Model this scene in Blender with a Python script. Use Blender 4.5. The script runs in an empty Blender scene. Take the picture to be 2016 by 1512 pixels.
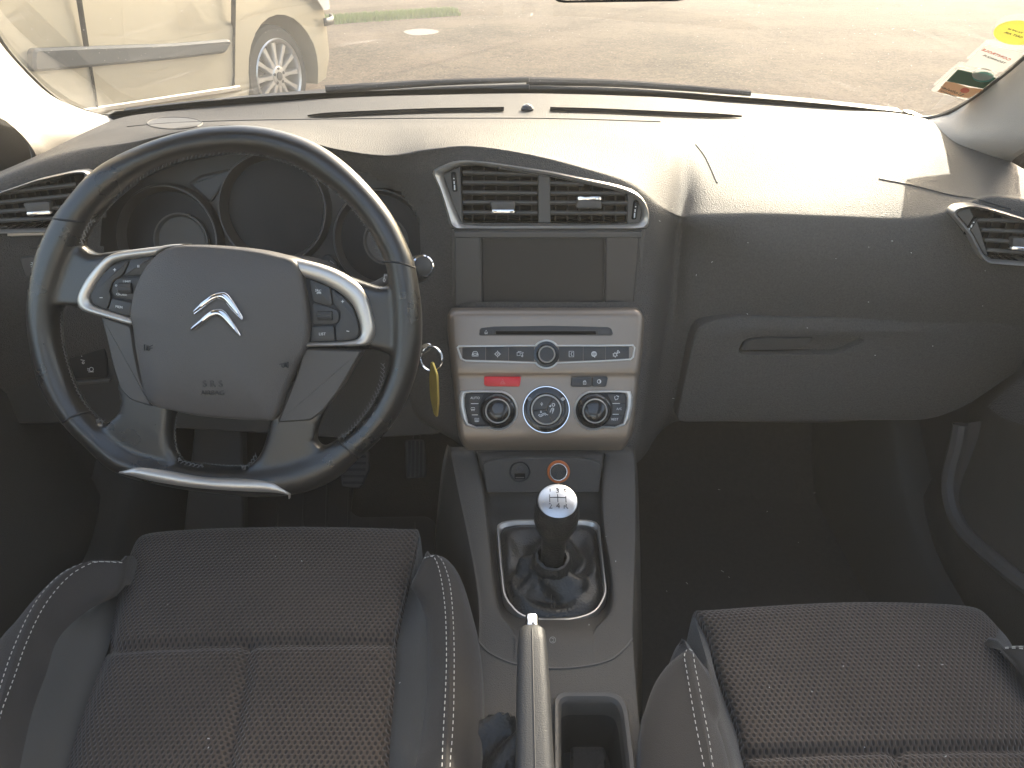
import bpy, bmesh, math, random
from math import sin, cos, pi, radians, sqrt, atan2
from mathutils import Vector, Matrix, noise
random.seed(7)
S = bpy.context.scene
COL = S.collection

# ------------------------------------------------------------------ camera
FPX = 1494.0; PITCH = radians(31.5); CAM = Vector((0, 0, 1.23))
cd = bpy.data.cameras.new('camera'); cam = bpy.data.objects.new('camera', cd); COL.objects.link(cam)
cd.sensor_width = 36.0; cd.lens = 36.0*FPX/2016; cd.clip_start = .02; cd.clip_end = 500
cam.location = CAM; cam.rotation_euler = (pi/2-PITCH, 0, 0); S.camera = cam
# ------------------------------------------------------------------ light
SUN_EL, SUN_AZ = radians(23), radians(28)
w = bpy.data.worlds.new('World'); S.world = w; w.use_nodes = True
nt = w.node_tree; bg = nt.nodes['Background']
sky = nt.nodes.new('ShaderNodeTexSky'); sky.sky_type = 'NISHITA'; sky.sun_disc = False
sky.sun_elevation = SUN_EL; sky.sun_rotation = SUN_AZ; sky.dust_density = 4.0; sky.ozone_density = .3
nt.links.new(sky.outputs[0], bg.inputs[0]); bg.inputs[1].default_value = 0.15
sl = bpy.data.lights.new('sun', 'SUN'); so = bpy.data.objects.new('sun', sl); COL.objects.link(so)
sl.energy = 2.35; sl.angle = radians(.5); sl.color = (1, .90, .75)
sdir = Vector((sin(SUN_AZ)*cos(SUN_EL), cos(SUN_AZ)*cos(SUN_EL), sin(SUN_EL)))
so.rotation_euler = sdir.to_track_quat('Z', 'Y').to_euler()
so.location = sdir*30
S.view_settings.view_transform = 'Standard'; S.view_settings.look = 'None'
S.view_settings.gamma = 1; S.view_settings.exposure = 2.4
S.cycles.use_denoising = True
S.cycles.max_bounces = 10; S.cycles.diffuse_bounces = 5; S.cycles.glossy_bounces = 5
S.cycles.transparent_max_bounces = 16; S.cycles.sample_clamp_indirect = 6
S.cycles.caustics_reflective = False; S.cycles.caustics_refractive = False

# ------------------------------------------------------------------ measuring the photograph
CP, SP = cos(PITCH), sin(PITCH)
def ray(u, v):
    a = (u-1008)/FPX; b = (756-v)/FPX
    return Vector((a, CP+SP*b, -SP+CP*b))
def PT(u, v, t): return CAM + ray(u, v)*t
def PY(u, v, Y): d = ray(u, v); return CAM + d*(Y/d.y)
def PZ(u, v, z): d = ray(u, v); return CAM + d*((z-CAM.z)/d.z)
# the windscreen: a shallow curved sheet leaning back
WY, WC, WZ, WK = 1.53, .5, .955, 1.887
def wy(x, z): return WY - WC*x*x - (z-WZ)*WK
def PW(u, v, back=0.0):
    d = ray(u, v); A = WC*d.x*d.x; B = d.y + WK*d.z; Cc = WK*(CAM.z-WZ) - WY
    t = -Cc/B if A < 1e-9 else (-B+sqrt(B*B-4*A*Cc))/(2*A)
    return CAM + d*(t-back)
class Fr:
    def __init__(s, o, n, up=(0, 0, 1)):
        s.o = Vector(o); s.n = Vector(n).normalized(); s.x = Vector(up).cross(s.n).normalized(); s.y = s.n.cross(s.x)
    def l(s, u, v):
        d = ray(u, v); t = (s.o-CAM).dot(s.n)/d.dot(s.n); p = CAM+d*t-s.o
        return (p.dot(s.x), p.dot(s.y))
    def px(s, pts): return [s.l(u, v) for u, v in pts]
    def w(s, x, y, z=0.0): return s.o + s.x*x + s.y*y + s.n*z
    def up(s, d): return Fr(s.o+s.n*d, s.n, s.y)
def tilt(deg, yaw=0.0):
    return Vector((sin(radians(yaw))*cos(radians(deg)), -cos(radians(deg))*cos(radians(yaw)), sin(radians(deg))))

# ------------------------------------------------------------------ curves
def cr1(p0, p1, p2, p3, t):
    return .5*((2*p1) + (p2-p0)*t + (2*p0-5*p1+4*p2-p3)*t*t + (3*p1-p0-3*p2+p3)*t*t*t)
def cr(pts, n=6, closed=False):
    P = [Vector(p) for p in pts]; k = len(P); out = []
    for i in range(k if closed else k-1):
        if closed: a, b, c, d = P[i-1], P[i], P[(i+1) % k], P[(i+2) % k]
        else: a, b, c, d = P[max(i-1, 0)], P[i], P[i+1], P[min(i+2, k-1)]
        for j in range(n): out.append(cr1(a, b, c, d, j/n))
    if not closed: out.append(P[-1].copy())
    return out
def resample(pts, n, closed=False):
    P = [Vector(p) for p in pts]
    if closed: P = P+[P[0]]
    L = [0.0]
    for a, b in zip(P, P[1:]): L.append(L[-1]+(b-a).length)
    out = []; j = 0; m = n if closed else n-1
    for i in range(n):
        s = L[-1]*i/m
        while j < len(L)-2 and L[j+1] < s: j += 1
        f = (s-L[j])/max(L[j+1]-L[j], 1e-9); out.append(P[j].lerp(P[j+1], min(max(f, 0), 1)))
    return out
def rnd(poly, r, k=4):
    out = []; n = len(poly); P = [Vector((p[0], p[1])) for p in poly]
    for i in range(n):
        a, b, c = P[i-1], P[i], P[(i+1) % n]; d1 = a-b; d2 = c-b
        rr = r[i] if isinstance(r, (list, tuple)) else r
        q = min(rr, d1.length*.45, d2.length*.45); s = b+d1.normalized()*q; e = b+d2.normalized()*q
        for j in range(k+1):
            t = j/k; out.append(s*(1-t)*(1-t)+b*2*t*(1-t)+e*t*t)
    return out
def area(p): return sum(p[i-1][0]*p[i][1]-p[i][0]*p[i-1][1] for i in range(len(p)))/2
def inset(p, d):
    n = len(p); out = []; sg = 1 if area(p) > 0 else -1
    for i in range(n):
        a, b, c = Vector(p[i-1][:2]), Vector(p[i][:2]), Vector(p[(i+1) % n][:2])
        e1 = (b-a); e2 = (c-b)
        if e1.length < 1e-9: e1 = e2
        if e2.length < 1e-9: e2 = e1
        e1 = e1.normalized(); e2 = e2.normalized()
        n1 = Vector((-e1.y, e1.x)); n2 = Vector((-e2.y, e2.x)); m = n1+n2
        if m.length < 1e-6: m = n1
        m.normalize(); k = 1/max(m.dot(n1), .5); out.append(b+m*(d*k*sg))
    return out
def circ(cx, cy, r, n=40, a0=0.0, ry=None):
    return [Vector((cx+r*cos(a0+2*pi*i/n), cy+(ry or r)*sin(a0+2*pi*i/n))) for i in range(n)]
def rect(u0, v0, u1, v1): return [(u0, v0), (u1, v0), (u1, v1), (u0, v1)]
def inside(pt, poly):
    x, y = pt[0], pt[1]; c = False; j = len(poly)-1
    for i in range(len(poly)):
        xi, yi, xj, yj = poly[i][0], poly[i][1], poly[j][0], poly[j][1]
        if (yi > y) != (yj > y) and x < (xj-xi)*(y-yi)/(yj-yi)+xi: c = not c
        j = i
    return c
def to_px(p):
    r = p-CAM; dep = r.y*CP - r.z*SP; up = r.y*SP + r.z*CP
    return (1008+FPX*r.x/dep, 756-FPX*up/dep)

# ------------------------------------------------------------------ mesh collector
class MB:
    def __init__(s): s.v = []; s.f = []; s.uv = None
    def add(s, pts, faces):
        o = len(s.v); s.v += [Vector(p) for p in pts]; s.f += [tuple(i+o for i in f) for f in faces]; return s
    def loops(s, L, closed=True, c0=False, c1=False):
        n = len(L[0]); pts = [p for l in L for p in l]; fs = []
        for i in range(len(L)-1):
            for j in range(n if closed else n-1):
                k = (j+1) % n; fs.append((i*n+j, i*n+k, (i+1)*n+k, (i+1)*n+j))
        if c0: fs.append(tuple(range(n))[::-1])
        if c1: fs.append(tuple((len(L)-1)*n+j for j in range(n)))
        return s.add(pts, fs)
    def plate(s, fr, pts, prof, back=True, cap=True):
        L = []
        for d, h in prof:
            q = inset(pts, d) if d else pts
            L.append([fr.w(p[0], p[1], h) for p in q])
        return s.loops(L, True, back, cap)
    def puff(s, fr, pts, prof, back=True):                 # prof: (scale, height)
        cx = sum(p[0] for p in pts)/len(pts); cy = sum(p[1] for p in pts)/len(pts); L = []
        for k, h in prof: L.append([fr.w(cx+(p[0]-cx)*k, cy+(p[1]-cy)*k, h) for p in pts])
        return s.loops(L, True, back, True)
    def band(s, fr, out, inn, prof, closed=True):          # prof: (0 outer .. 1 inner, height)
        L = []
        for k, h in prof: L.append([fr.w(a[0]+(b[0]-a[0])*k, a[1]+(b[1]-a[1])*k, h) for a, b in zip(out, inn)])
        s.loops(L, closed)
        if not closed:
            n = len(L[0]); o = len(s.v)-n*len(L)
            s.f.append(tuple(o+i*n for i in range(len(L)))); s.f.append(tuple(o+i*n+n-1 for i in range(len(L))))
        return s
    def tube(s, path, r, seg=8, flat=None, closed=False, caps=True, up=(0, 0, 1)):
        P = [Vector(p) for p in path]; L = []; n = len(P); u0 = Vector(up)
        for i, p in enumerate(P):
            a = P[i-1] if (i or closed) else P[0]; b = P[(i+1) % n] if (i < n-1 or closed) else P[-1]
            t = (b-a).normalized(); x = t.cross(u0)
            if x.length < 1e-4: x = t.cross(Vector((1, 0, 0)))
            x.normalize(); y = x.cross(t); rr = r(i/(max(n-1, 1))) if callable(r) else r
            r2 = rr if flat is None else rr*flat
            L.append([p+x*(rr*cos(2*pi*k/seg))+y*(r2*sin(2*pi*k/seg)) for k in range(seg)])
        if closed: L.append(L[0]); caps = False
        return s.loops(L, True, caps, caps)
    def lathe(s, o, ax, prof, n=32, c0=False, c1=False):
        f = Fr(o, ax, (0, 0, 1) if abs(Vector(ax).normalized().z) < .95 else (0, 1, 0))
        return s.loops([[f.w(r*cos(2*pi*k/n), r*sin(2*pi*k/n), h) for k in range(n)] for r, h in prof], True, c0, c1)
    def box(s, o, X, Y, Z):                                 # o = centre, half vectors
        o, X, Y, Z = map(Vector, (o, X, Y, Z))
        p = [o+X*a+Y*b+Z*c for c in (-1, 1) for b in (-1, 1) for a in (-1, 1)]
        return s.add(p, [(0, 2, 3, 1), (4, 5, 7, 6), (0, 1, 5, 4), (2, 6, 7, 3), (0, 4, 6, 2), (1, 3, 7, 5)])
    def grid(s, G):
        return s.loops(G, False)
    def build(s, name, mat, parent=None, ang=28, recalc=True, bevel=0, thick=0, loc=None):
        me = bpy.data.meshes.new(name)
        L = Vector(loc) if loc is not None else (parent_loc(parent) if parent else sum(s.v, Vector())/max(len(s.v), 1))
        me.from_pydata([v-L for v in s.v], [], s.f)
        if recalc:
            bm = bmesh.new(); bm.from_mesh(me); bmesh.ops.recalc_face_normals(bm, faces=bm.faces); bm.to_mesh(me); bm.free()
        me.shade_smooth(); me.set_sharp_from_angle(angle=radians(ang))
        me.materials.append(mat)
        o = bpy.data.objects.new(name, me); COL.objects.link(o)
        if parent: o.parent = parent
        else: o.location = L
        if thick:
            m = o.modifiers.new('thickness', 'SOLIDIFY'); m.thickness = thick; m.offset = -1
        if bevel:
            m = o.modifiers.new('edge', 'BEVEL'); m.width = bevel; m.segments = 2; m.limit_method = 'ANGLE'; m.angle_limit = radians(40)
        return o
def parent_loc(o):
    L = Vector()
    while o: L = L+o.location; o = o.parent
    return L
def tag(o, label=None, cat=None, group=None, kind=None):
    if label: o['label'] = label
    if cat: o['category'] = cat
    if group: o['group'] = group
    if kind: o['kind'] = kind
    return o
def thing(name, label, cat, loc, group=None):
    o = bpy.data.objects.new(name, None); COL.objects.link(o); o.location = loc; o.empty_display_size = .05
    return tag(o, label, cat, group)
def text(name, s, fr, uv, size, mat, parent, mirror=False, rot=0.0, h=.0004, align='CENTER', depth=.0002, local=False):
    c = bpy.data.curves.new(name, 'FONT'); c.body = s; c.size = size; c.align_x = align; c.align_y = 'CENTER'; c.extrude = depth
    c.resolution_u = 2
    t = bpy.data.objects.new(name+'_tmp', c); COL.objects.link(t)
    dg = bpy.context.evaluated_depsgraph_get(); me = bpy.data.meshes.new_from_object(t.evaluated_get(dg))
    bpy.data.objects.remove(t); bpy.data.curves.remove(c)
    x0, y0 = uv if local else fr.l(*uv); L = parent_loc(parent)
    for vtx in me.vertices:
        x, y, z = vtx.co
        if mirror: x = -x
        x, y = x*cos(rot)-y*sin(rot), x*sin(rot)+y*cos(rot)
        vtx.co = fr.w(x0+x, y0+y, h+z) - L
    me.name = name; me.materials.clear(); me.materials.append(mat)
    o = bpy.data.objects.new(name, me); COL.objects.link(o); o.parent = parent
    return o
def strokes(name, fr, c, lines, wd, mat, parent, h=.0004, sc=1.0):
    """symbol drawn as raised ribbons; lines in photo pixels round the pixel c (y down)"""
    m = MB()
    for ln in lines:
        P = [fr.l(c[0]+x*sc, c[1]+y*sc) for x, y in ln]; P = [Vector(p) for p in P]
        if len(P) < 2: continue
        cl = (P[0]-P[-1]).length < 1e-7 and len(P) > 3
        if cl: P = P[:-1]
        n = len(P); A = []; B = []
        for i in range(n):
            a = P[i-1] if (i or cl) else P[0]; b = P[(i+1) % n] if (i < n-1 or cl) else P[-1]
            t = (b-a).normalized(); q = Vector((-t.y, t.x))*wd/2
            A.append(P[i]+q); B.append(P[i]-q)
        L = [[fr.w(p.x, p.y, 0) for p in A], [fr.w(p.x, p.y, h) for p in A], [fr.w(p.x, p.y, h) for p in B], [fr.w(p.x, p.y, 0) for p in B]]
        m.loops(L, cl)
    return m.build(name, mat, parent, recalc=False)
def arc(cx, cy, r, a0, a1, n=10, ry=None):
    return [(cx+r*cos(radians(a0+(a1-a0)*i/n)), cy+(ry or r)*sin(radians(a0+(a1-a0)*i/n))) for i in range(n+1)]
def stitches(m, path, ln=.0042, gap=.0026, r=.00045, lift=Vector((0, 0, .0004))):
    P = resample(path, max(int(len(path)*6), 60)); L = sum((b-a).length for a, b in zip(P, P[1:]))
    n = max(int(L/(ln+gap)), 1); Q = resample(path, n*8+1)
    k = int(8*ln/(ln+gap))
    for i in range(n):
        a = Q[i*8]+lift; b = Q[i*8+k]+lift
        d = b-a
        if d.length < 1e-5: continue
        d.normalize(); x = d.cross(Vector((.3, -.5, .8))).normalized(); y = x.cross(d)
        m.loops([[p+x*r*cos(q)+y*r*sin(q) for q in (0, pi/2, pi, 1.5*pi)] for p in (a, b)], True, True, True)
def lattice(rows, nr, nc):
    """rows: list of control rows (equal length) of Vectors -> dense smooth grid"""
    A = [cr(r, nc) for r in rows]; n = len(A[0]); out = [[] for _ in range((len(rows)-1)*nr+1)]
    for j in range(n):
        for i, p in enumerate(cr([a[j] for a in A], nr)): out[i].append(p)
    return out

# ------------------------------------------------------------------ materials
def mat(name, col, rough=.5, metal=0.0, bump=None, spec=.5, coat=0.0, var=0.0, vscale=30, sheen=0.0, aniso=0.0):
    m = bpy.data.materials.new(name); m.use_nodes = True; n = m.node_tree.nodes; l = m.node_tree.links; b = n['Principled BSDF']
    b.inputs['Base Color'].default_value = (*col, 1); b.inputs['Roughness'].default_value = rough; b.inputs['Metallic'].default_value = metal
    b.inputs['Specular IOR Level'].default_value = spec; b.inputs['Coat Weight'].default_value = coat; b.inputs['Coat Roughness'].default_value = .05
    if sheen: b.inputs['Sheen Weight'].default_value = sheen; b.inputs['Sheen Roughness'].default_value = .4
    tc = n.new('ShaderNodeTexCoord')
    if var:
        t = n.new('ShaderNodeTexNoise'); t.inputs['Scale'].default_value = vscale; t.inputs['Detail'].default_value = 6
        l.new(tc.outputs['Object'], t.inputs['Vector'])
        mx = n.new('ShaderNodeMix'); mx.data_type = 'RGBA'
        mx.inputs['A'].default_value = (*[c*(1-var) for c in col], 1); mx.inputs['B'].default_value = (*[min(c*(1+var), 1) for c in col], 1)
        l.new(t.outputs['Fac'], mx.inputs['Factor']); l.new(mx.outputs['Result'], b.inputs['Base Color'])
        mr = n.new('ShaderNodeMapRange'); mr.inputs['To Min'].default_value = max(rough-.1, .03); mr.inputs['To Max'].default_value = min(rough+.1, 1)
        l.new(t.outputs['Fac'], mr.inputs['Value']); l.new(mr.outputs[0], b.inputs['Roughness'])
    if bump:
        sc, st = bump[0], bump[1]; kind = bump[2] if len(bump) > 2 else 'noise'
        if kind == 'voronoi':
            t = n.new('ShaderNodeTexVoronoi'); t.inputs['Scale'].default_value = sc; o = t.outputs['Distance']
        else:
            t = n.new('ShaderNodeTexNoise'); t.inputs['Scale'].default_value = sc; t.inputs['Detail'].default_value = 2; o = t.outputs['Fac']
        l.new(tc.outputs['Object'], t.inputs['Vector'])
        bp = n.new('ShaderNodeBump'); bp.inputs['Strength'].default_value = st; bp.inputs['Distance'].default_value = .001
        l.new(o, bp.inputs['Height']); l.new(bp.outputs[0], b.inputs['Normal'])
    return m
M = {}
M['dash'] = mat('soft grained dash plastic', (.090, .083, .075), .55, bump=(700, .9, 'voronoi'), var=.38, vscale=420, spec=.21)
M['dash_smooth'] = mat('smooth dark plastic', (.088, .081, .073), .5, bump=(1400, .25), var=.1, vscale=20)
M['lower'] = mat('lower dash plastic', (.048, .045, .041), .6, bump=(1000, .4, 'voronoi'), var=.1)
M['console'] = mat('console plastic', (.066, .059, .051), .52, bump=(1200, .5, 'voronoi'), var=.12, vscale=16)
M['leather'] = mat('black leather', (.019, .018, .017), .30, spec=.7, bump=(700, .06, 'voronoi'), var=.18, vscale=25)
M['gaiter'] = mat('gaiter leather', (.026, .025, .023), .38, bump=(380, .5, 'voronoi'), var=.15)
M['pad'] = mat('airbag pad plastic', (.085, .077, .072), .45, bump=(1100, .3, 'voronoi'), var=.08)
M['cheek'] = mat('smooth hub plastic', (.068, .061, .056), .40, bump=(1500, .1), var=.05)
M['button'] = mat('button rubber', (.042, .041, .041), .45, bump=(1500, .1))
M['black'] = mat('matt black plastic', (.012, .012, .013), .55, bump=(900, .2))
M['deep'] = mat('black cavity', (.008, .008, .008), .9, spec=0.0)
M['gloss'] = mat('piano black', (.012, .012, .013), .2, coat=.3)
M['dialface'] = mat('dark dial face', (.014, .014, .015), .45, spec=.3)
M['satin'] = mat('satin chrome', (.58, .54, .49), .33, .72, var=.05, vscale=60)
M['satin2'] = mat('satin trim with sky sheen', (.66, .63, .58), .34, .4)  # paler, less metallic copy of satin; sky reflection put into the colour
M['chrome'] = mat('bright chrome', (.82, .82, .83), .07, 1.0)
M['bronze'] = mat('warm grey metallic paint', (.265, .21, .162), .38, .5, bump=(2500, .06), var=.08, vscale=8, coat=.25)
M['print'] = mat('white printed symbol', (.72, .72, .70), .5)
M['printdim'] = mat('grey printed symbol', (.32, .32, .32), .5)
M['red'] = mat('red hazard switch', (.72, .008, .010), .35, coat=.2)
M['orange'] = mat('translucent orange ring', (.50, .12, .02), .35)
M['screen'] = mat('switched off screen', (.050, .045, .040), .6, spec=.3, var=.06, vscale=12)
M['thread'] = mat('cream thread', (.62, .60, .55), .7)
M['darkthread'] = mat('grey thread', (.12, .12, .12), .7)
M['bolster'] = mat('charcoal seat cloth', (.036, .031, .027), .85, bump=(1500, .6), var=.12, vscale=40, sheen=.25)
M['strip'] = mat('blue grey seat cloth', (.062, .059, .054), .85, bump=(1800, .5), var=.1, vscale=40, sheen=.25)
M['carpet'] = mat('black carpet', (.050, .046, .041), .95, bump=(500, 1.0), var=.3, vscale=120)
M['mat'] = mat('rubber floor mat', (.08, .076, .078), .6, bump=(700, .4))
M['pillar'] = mat('beige pillar trim', (.50, .46, .41), .65, bump=(1200, .4, 'voronoi'), var=.05)
M['headliner'] = mat('pale headliner cloth', (.48, .46, .43), .9, bump=(700, .3))
M['door'] = mat('door trim plastic', (.055, .049, .042), .6, bump=(900, .5, 'voronoi'), var=.12)
M['rubber'] = mat('black rubber', (.015, .015, .015), .5, bump=(600, .2))
M['paintdark'] = mat('dark car paint', (.05, .052, .055), .3, .3, coat=.8)
M['beige'] = mat('pale gold metallic paint', (.34, .30, .22), .35, .2, coat=.8, var=.04, vscale=3)
M['moulding'] = mat('dark bump moulding', (.034, .040, .047), .6)
M['alloy'] = mat('silver alloy', (.62, .62, .62), .3, .8)
M['tyre'] = mat('tyre rubber', (.03, .03, .03), .75, bump=(200, .4))
M['lamp'] = mat('headlamp lens', (.55, .55, .52), .08, coat=1)
M['gold'] = mat('worn brass tag', (.55, .40, .10), .35, .7, var=.2, vscale=60)
M['steel'] = mat('steel', (.6, .6, .6), .22, 1)
M['lint'] = mat('pale lint', (.75, .75, .72), .9)

def nodes(m): return m.node_tree.nodes, m.node_tree.links
def mth(n, l, op, a, b=None, c=None):
    q = n.new('ShaderNodeMath'); q.operation = op
    for i, x in enumerate((a, b, c)):
        if x is None: continue
        if isinstance(x, (int, float)): q.inputs[i].default_value = x
        else: l.new(x, q.inputs[i])
    return q.outputs[0]
def mesh_cloth(name, base, hole, sx, sy):
    m = mat(name, base, .85, sheen=.2); n, l = nodes(m); b = n['Principled BSDF']
    tc = n.new('ShaderNodeTexCoord'); sep = n.new('ShaderNodeSeparateXYZ')
    dn = n.new('ShaderNodeTexNoise'); dn.inputs['Scale'].default_value = 60
    l.new(tc.outputs['Object'], dn.inputs['Vector']); l.new(tc.outputs['UV'], sep.inputs[0])
    jit = mth(n, l, 'MULTIPLY', mth(n, l, 'SUBTRACT', dn.outputs['Fac'], .5), .35)
    X = mth(n, l, 'ADD', mth(n, l, 'MULTIPLY', sep.outputs[0], 1/sx), jit); Y = mth(n, l, 'MULTIPLY', sep.outputs[1], 1/sy)
    def cell(ox, oy):
        fx = mth(n, l, 'MULTIPLY', mth(n, l, 'SUBTRACT', mth(n, l, 'FRACT', mth(n, l, 'ADD', X, ox)), .5), 1.0)
        fy = mth(n, l, 'MULTIPLY', mth(n, l, 'SUBTRACT', mth(n, l, 'FRACT', mth(n, l, 'ADD', Y, oy)), .5), 1.12)
        return mth(n, l, 'SQRT', mth(n, l, 'ADD', mth(n, l, 'MULTIPLY', fx, fx), mth(n, l, 'MULTIPLY', fy, fy)))
    d = mth(n, l, 'MINIMUM', cell(10, 10), cell(10.5, 10.5))
    mr = n.new('ShaderNodeMapRange'); mr.inputs['From Min'].default_value = .17; mr.inputs['From Max'].default_value = .33
    l.new(d, mr.inputs['Value'])
    mx = n.new('ShaderNodeMix'); mx.data_type = 'RGBA'; mx.inputs['A'].default_value = (*hole, 1); mx.inputs['B'].default_value = (*base, 1)
    l.new(mr.outputs[0], mx.inputs['Factor'])
    t = n.new('ShaderNodeTexNoise'); t.inputs['Scale'].default_value = 9; t.inputs['Detail'].default_value = 5
    l.new(tc.outputs['Object'], t.inputs['Vector'])
    m2 = n.new('ShaderNodeMix'); m2.data_type = 'RGBA'; m2.blend_type = 'MULTIPLY'; m2.inputs['Factor'].default_value = .5
    rp = n.new('ShaderNodeMapRange'); rp.inputs['From Min'].default_value = .3; rp.inputs['From Max'].default_value = .7; rp.inputs['To Min'].default_value = .6; rp.inputs['To Max'].default_value = 1.3
    l.new(t.outputs['Fac'], rp.inputs['Value']); l.new(mx.outputs['Result'], m2.inputs['A']); l.new(rp.outputs[0], m2.inputs['B'])
    l.new(m2.outputs['Result'], b.inputs['Base Color'])
    bp = n.new('ShaderNodeBump'); bp.inputs['Strength'].default_value = .9; bp.inputs['Distance'].default_value = .0012
    l.new(mr.outputs[0], bp.inputs['Height']); l.new(bp.outputs[0], b.inputs['Normal'])
    return m
M['mesh'] = mesh_cloth('brown black honeycomb seat cloth', (.072, .053, .040), (.018, .014, .011), .0056, .0090)

def glass_mat(name, dirt, tint=(.97, .98, .97)):
    m = bpy.data.materials.new(name); m.use_nodes = True; n, l = nodes(m); n.clear()
    out = n.new('ShaderNodeOutputMaterial'); tr = n.new('ShaderNodeBsdfTransparent'); tr.inputs[0].default_value = (*tint, 1)
    gl = n.new('ShaderNodeBsdfGlossy'); gl.inputs['Roughness'].default_value = .012; gl.inputs['Color'].default_value = (.9, .93, .95, 1)
    lw = n.new('ShaderNodeLayerWeight'); lw.inputs['Blend'].default_value = .5
    f = mth(n, l, 'ADD', mth(n, l, 'MULTIPLY', mth(n, l, 'POWER', lw.outputs['Facing'], 5), .9), .04)
    mx = n.new('ShaderNodeMixShader'); f = mth(n, l, 'MULTIPLY', f, 1.35); l.new(f, mx.inputs[0]); l.new(tr.outputs[0], mx.inputs[1]); l.new(gl.outputs[0], mx.inputs[2])
    last = mx.outputs[0]
    if dirt:
        tc = n.new('ShaderNodeTexCoord')
        a = n.new('ShaderNodeTexNoise'); a.inputs['Scale'].default_value = 5; a.inputs['Detail'].default_value = 8; l.new(tc.outputs['Object'], a.inputs['Vector'])
        mp = n.new('ShaderNodeMapping'); mp.inputs['Rotation'].default_value = (0, 0, .9); mp.inputs['Scale'].default_value = (4, 60, 8); l.new(tc.outputs['Object'], mp.inputs[0])
        s2 = n.new('ShaderNodeTexNoise'); s2.inputs['Scale'].default_value = 1.6; s2.inputs['Detail'].default_value = 7; l.new(mp.outputs[0], s2.inputs['Vector'])
        v = n.new('ShaderNodeTexVoronoi'); v.inputs['Scale'].default_value = 170; l.new(tc.outputs['Object'], v.inputs['Vector'])
        sp = mth(n, l, 'LESS_THAN', v.outputs['Distance'], .10)
        sepc = n.new('ShaderNodeSeparateColor'); l.new(v.outputs['Color'], sepc.inputs[0])
        sp = mth(n, l, 'MULTIPLY', sp, mth(n, l, 'GREATER_THAN', sepc.outputs[0], .8))
        h1 = mth(n, l, 'MULTIPLY', mth(n, l, 'MAXIMUM', mth(n, l, 'SUBTRACT', s2.outputs['Fac'], .55), 0), 1.0)
        h1 = mth(n, l, 'MULTIPLY', h1, mth(n, l, 'MAXIMUM', mth(n, l, 'MULTIPLY', mth(n, l, 'SUBTRACT', a.outputs['Fac'], .42), 5), 0))
        dfac = mth(n, l, 'ADD', mth(n, l, 'ADD', mth(n, l, 'MULTIPLY', a.outputs['Fac'], dirt), mth(n, l, 'MULTIPLY', h1, .32)), mth(n, l, 'MULTIPLY', sp, .5))
        dfac = mth(n, l, 'MINIMUM', dfac, .5)
        tl = n.new('ShaderNodeBsdfTranslucent'); tl.inputs[0].default_value = (.75, .73, .68, 1)
        mx2 = n.new('ShaderNodeMixShader'); l.new(dfac, mx2.inputs[0]); l.new(last, mx2.inputs[1]); l.new(tl.outputs[0], mx2.inputs[2]); last = mx2.outputs[0]
    l.new(last, out.inputs[0]); return m
M['glass'] = glass_mat('dusty windscreen glass', .014, (.84, .86, .84))
M['sideglass'] = glass_mat('tinted side glass', 0, (.90, .92, .91))

def asphalt():
    m = mat('worn stony asphalt', (.2, .17, .14), .9, spec=.04); n, l = nodes(m); b = n['Principled BSDF']
    tc = n.new('ShaderNodeTexCoord')
    v = n.new('ShaderNodeTexVoronoi'); v.inputs['Scale'].default_value = 42; l.new(tc.outputs['Object'], v.inputs['Vector'])
    a = n.new('ShaderNodeTexNoise'); a.inputs['Scale'].default_value = .8; a.inputs['Detail'].default_value = 9; l.new(tc.outputs['Object'], a.inputs['Vector'])
    c = n.new('ShaderNodeTexNoise'); c.inputs['Scale'].default_value = 9; c.inputs['Detail'].default_value = 9; c.inputs['Roughness'].default_value = .75; l.new(tc.outputs['Object'], c.inputs['Vector'])
    r = n.new('ShaderNodeValToRGB'); e = r.color_ramp.elements
    e[0].position = .3; e[0].color = (.008, .005, .004, 1); e[0].position = .40; e[1].position = .60; e[1].color = (.135, .098, .070, 1)
    s = mth(n, l, 'ADD', mth(n, l, 'MULTIPLY', a.outputs['Fac'], .38), mth(n, l, 'ADD', mth(n, l, 'MULTIPLY', c.outputs['Fac'], .45), mth(n, l, 'MULTIPLY', v.outputs['Distance'], .22)))
    l.new(s, r.inputs[0])
    # tar cracks
    mp = n.new('ShaderNodeMapping'); l.new(tc.outputs['Object'], mp.inputs[0]); mp.inputs['Scale'].default_value = (1, .6, 1)
    wv = n.new('ShaderNodeTexVoronoi'); wv.feature = 'DISTANCE_TO_EDGE'; wv.inputs['Scale'].default_value = .35
    ad = n.new('ShaderNodeVectorMath'); ad.operation = 'ADD'; l.new(mp.outputs[0], ad.inputs[0]); l.new(c.outputs['Color'], ad.inputs[1])
    l.new(ad.outputs[0], wv.inputs['Vector']); cr_ = mth(n, l, 'GREATER_THAN', wv.outputs['Distance'], .006)
    mx = n.new('ShaderNodeMix'); mx.data_type = 'RGBA'; mx.inputs['A'].default_value = (.07, .055, .045, 1); l.new(cr_, mx.inputs['Factor']); l.new(r.outputs[0], mx.inputs['B'])
    l.new(mx.outputs['Result'], b.inputs['Base Color'])
    bp = n.new('ShaderNodeBump'); bp.inputs['Strength'].default_value = 1; bp.inputs['Distance'].default_value = .005
    l.new(v.outputs['Distance'], bp.inputs['Height']); l.new(bp.outputs[0], b.inputs['Normal'])
    return m
def paper(name, col, *a):
    m = mat(name, col, .55); n, l = nodes(m); b = n['Principled BSDF']; tl = n.new('ShaderNodeBsdfTranslucent'); tl.inputs[0].default_value = (*col, 1)
    mx = n.new('ShaderNodeMixShader'); mx.inputs[0].default_value = .5; l.new(b.outputs[0], mx.inputs[1]); l.new(tl.outputs[0], mx.inputs[2]); l.new(mx.outputs[0], n['Material Output'].inputs[0]); return m
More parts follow.
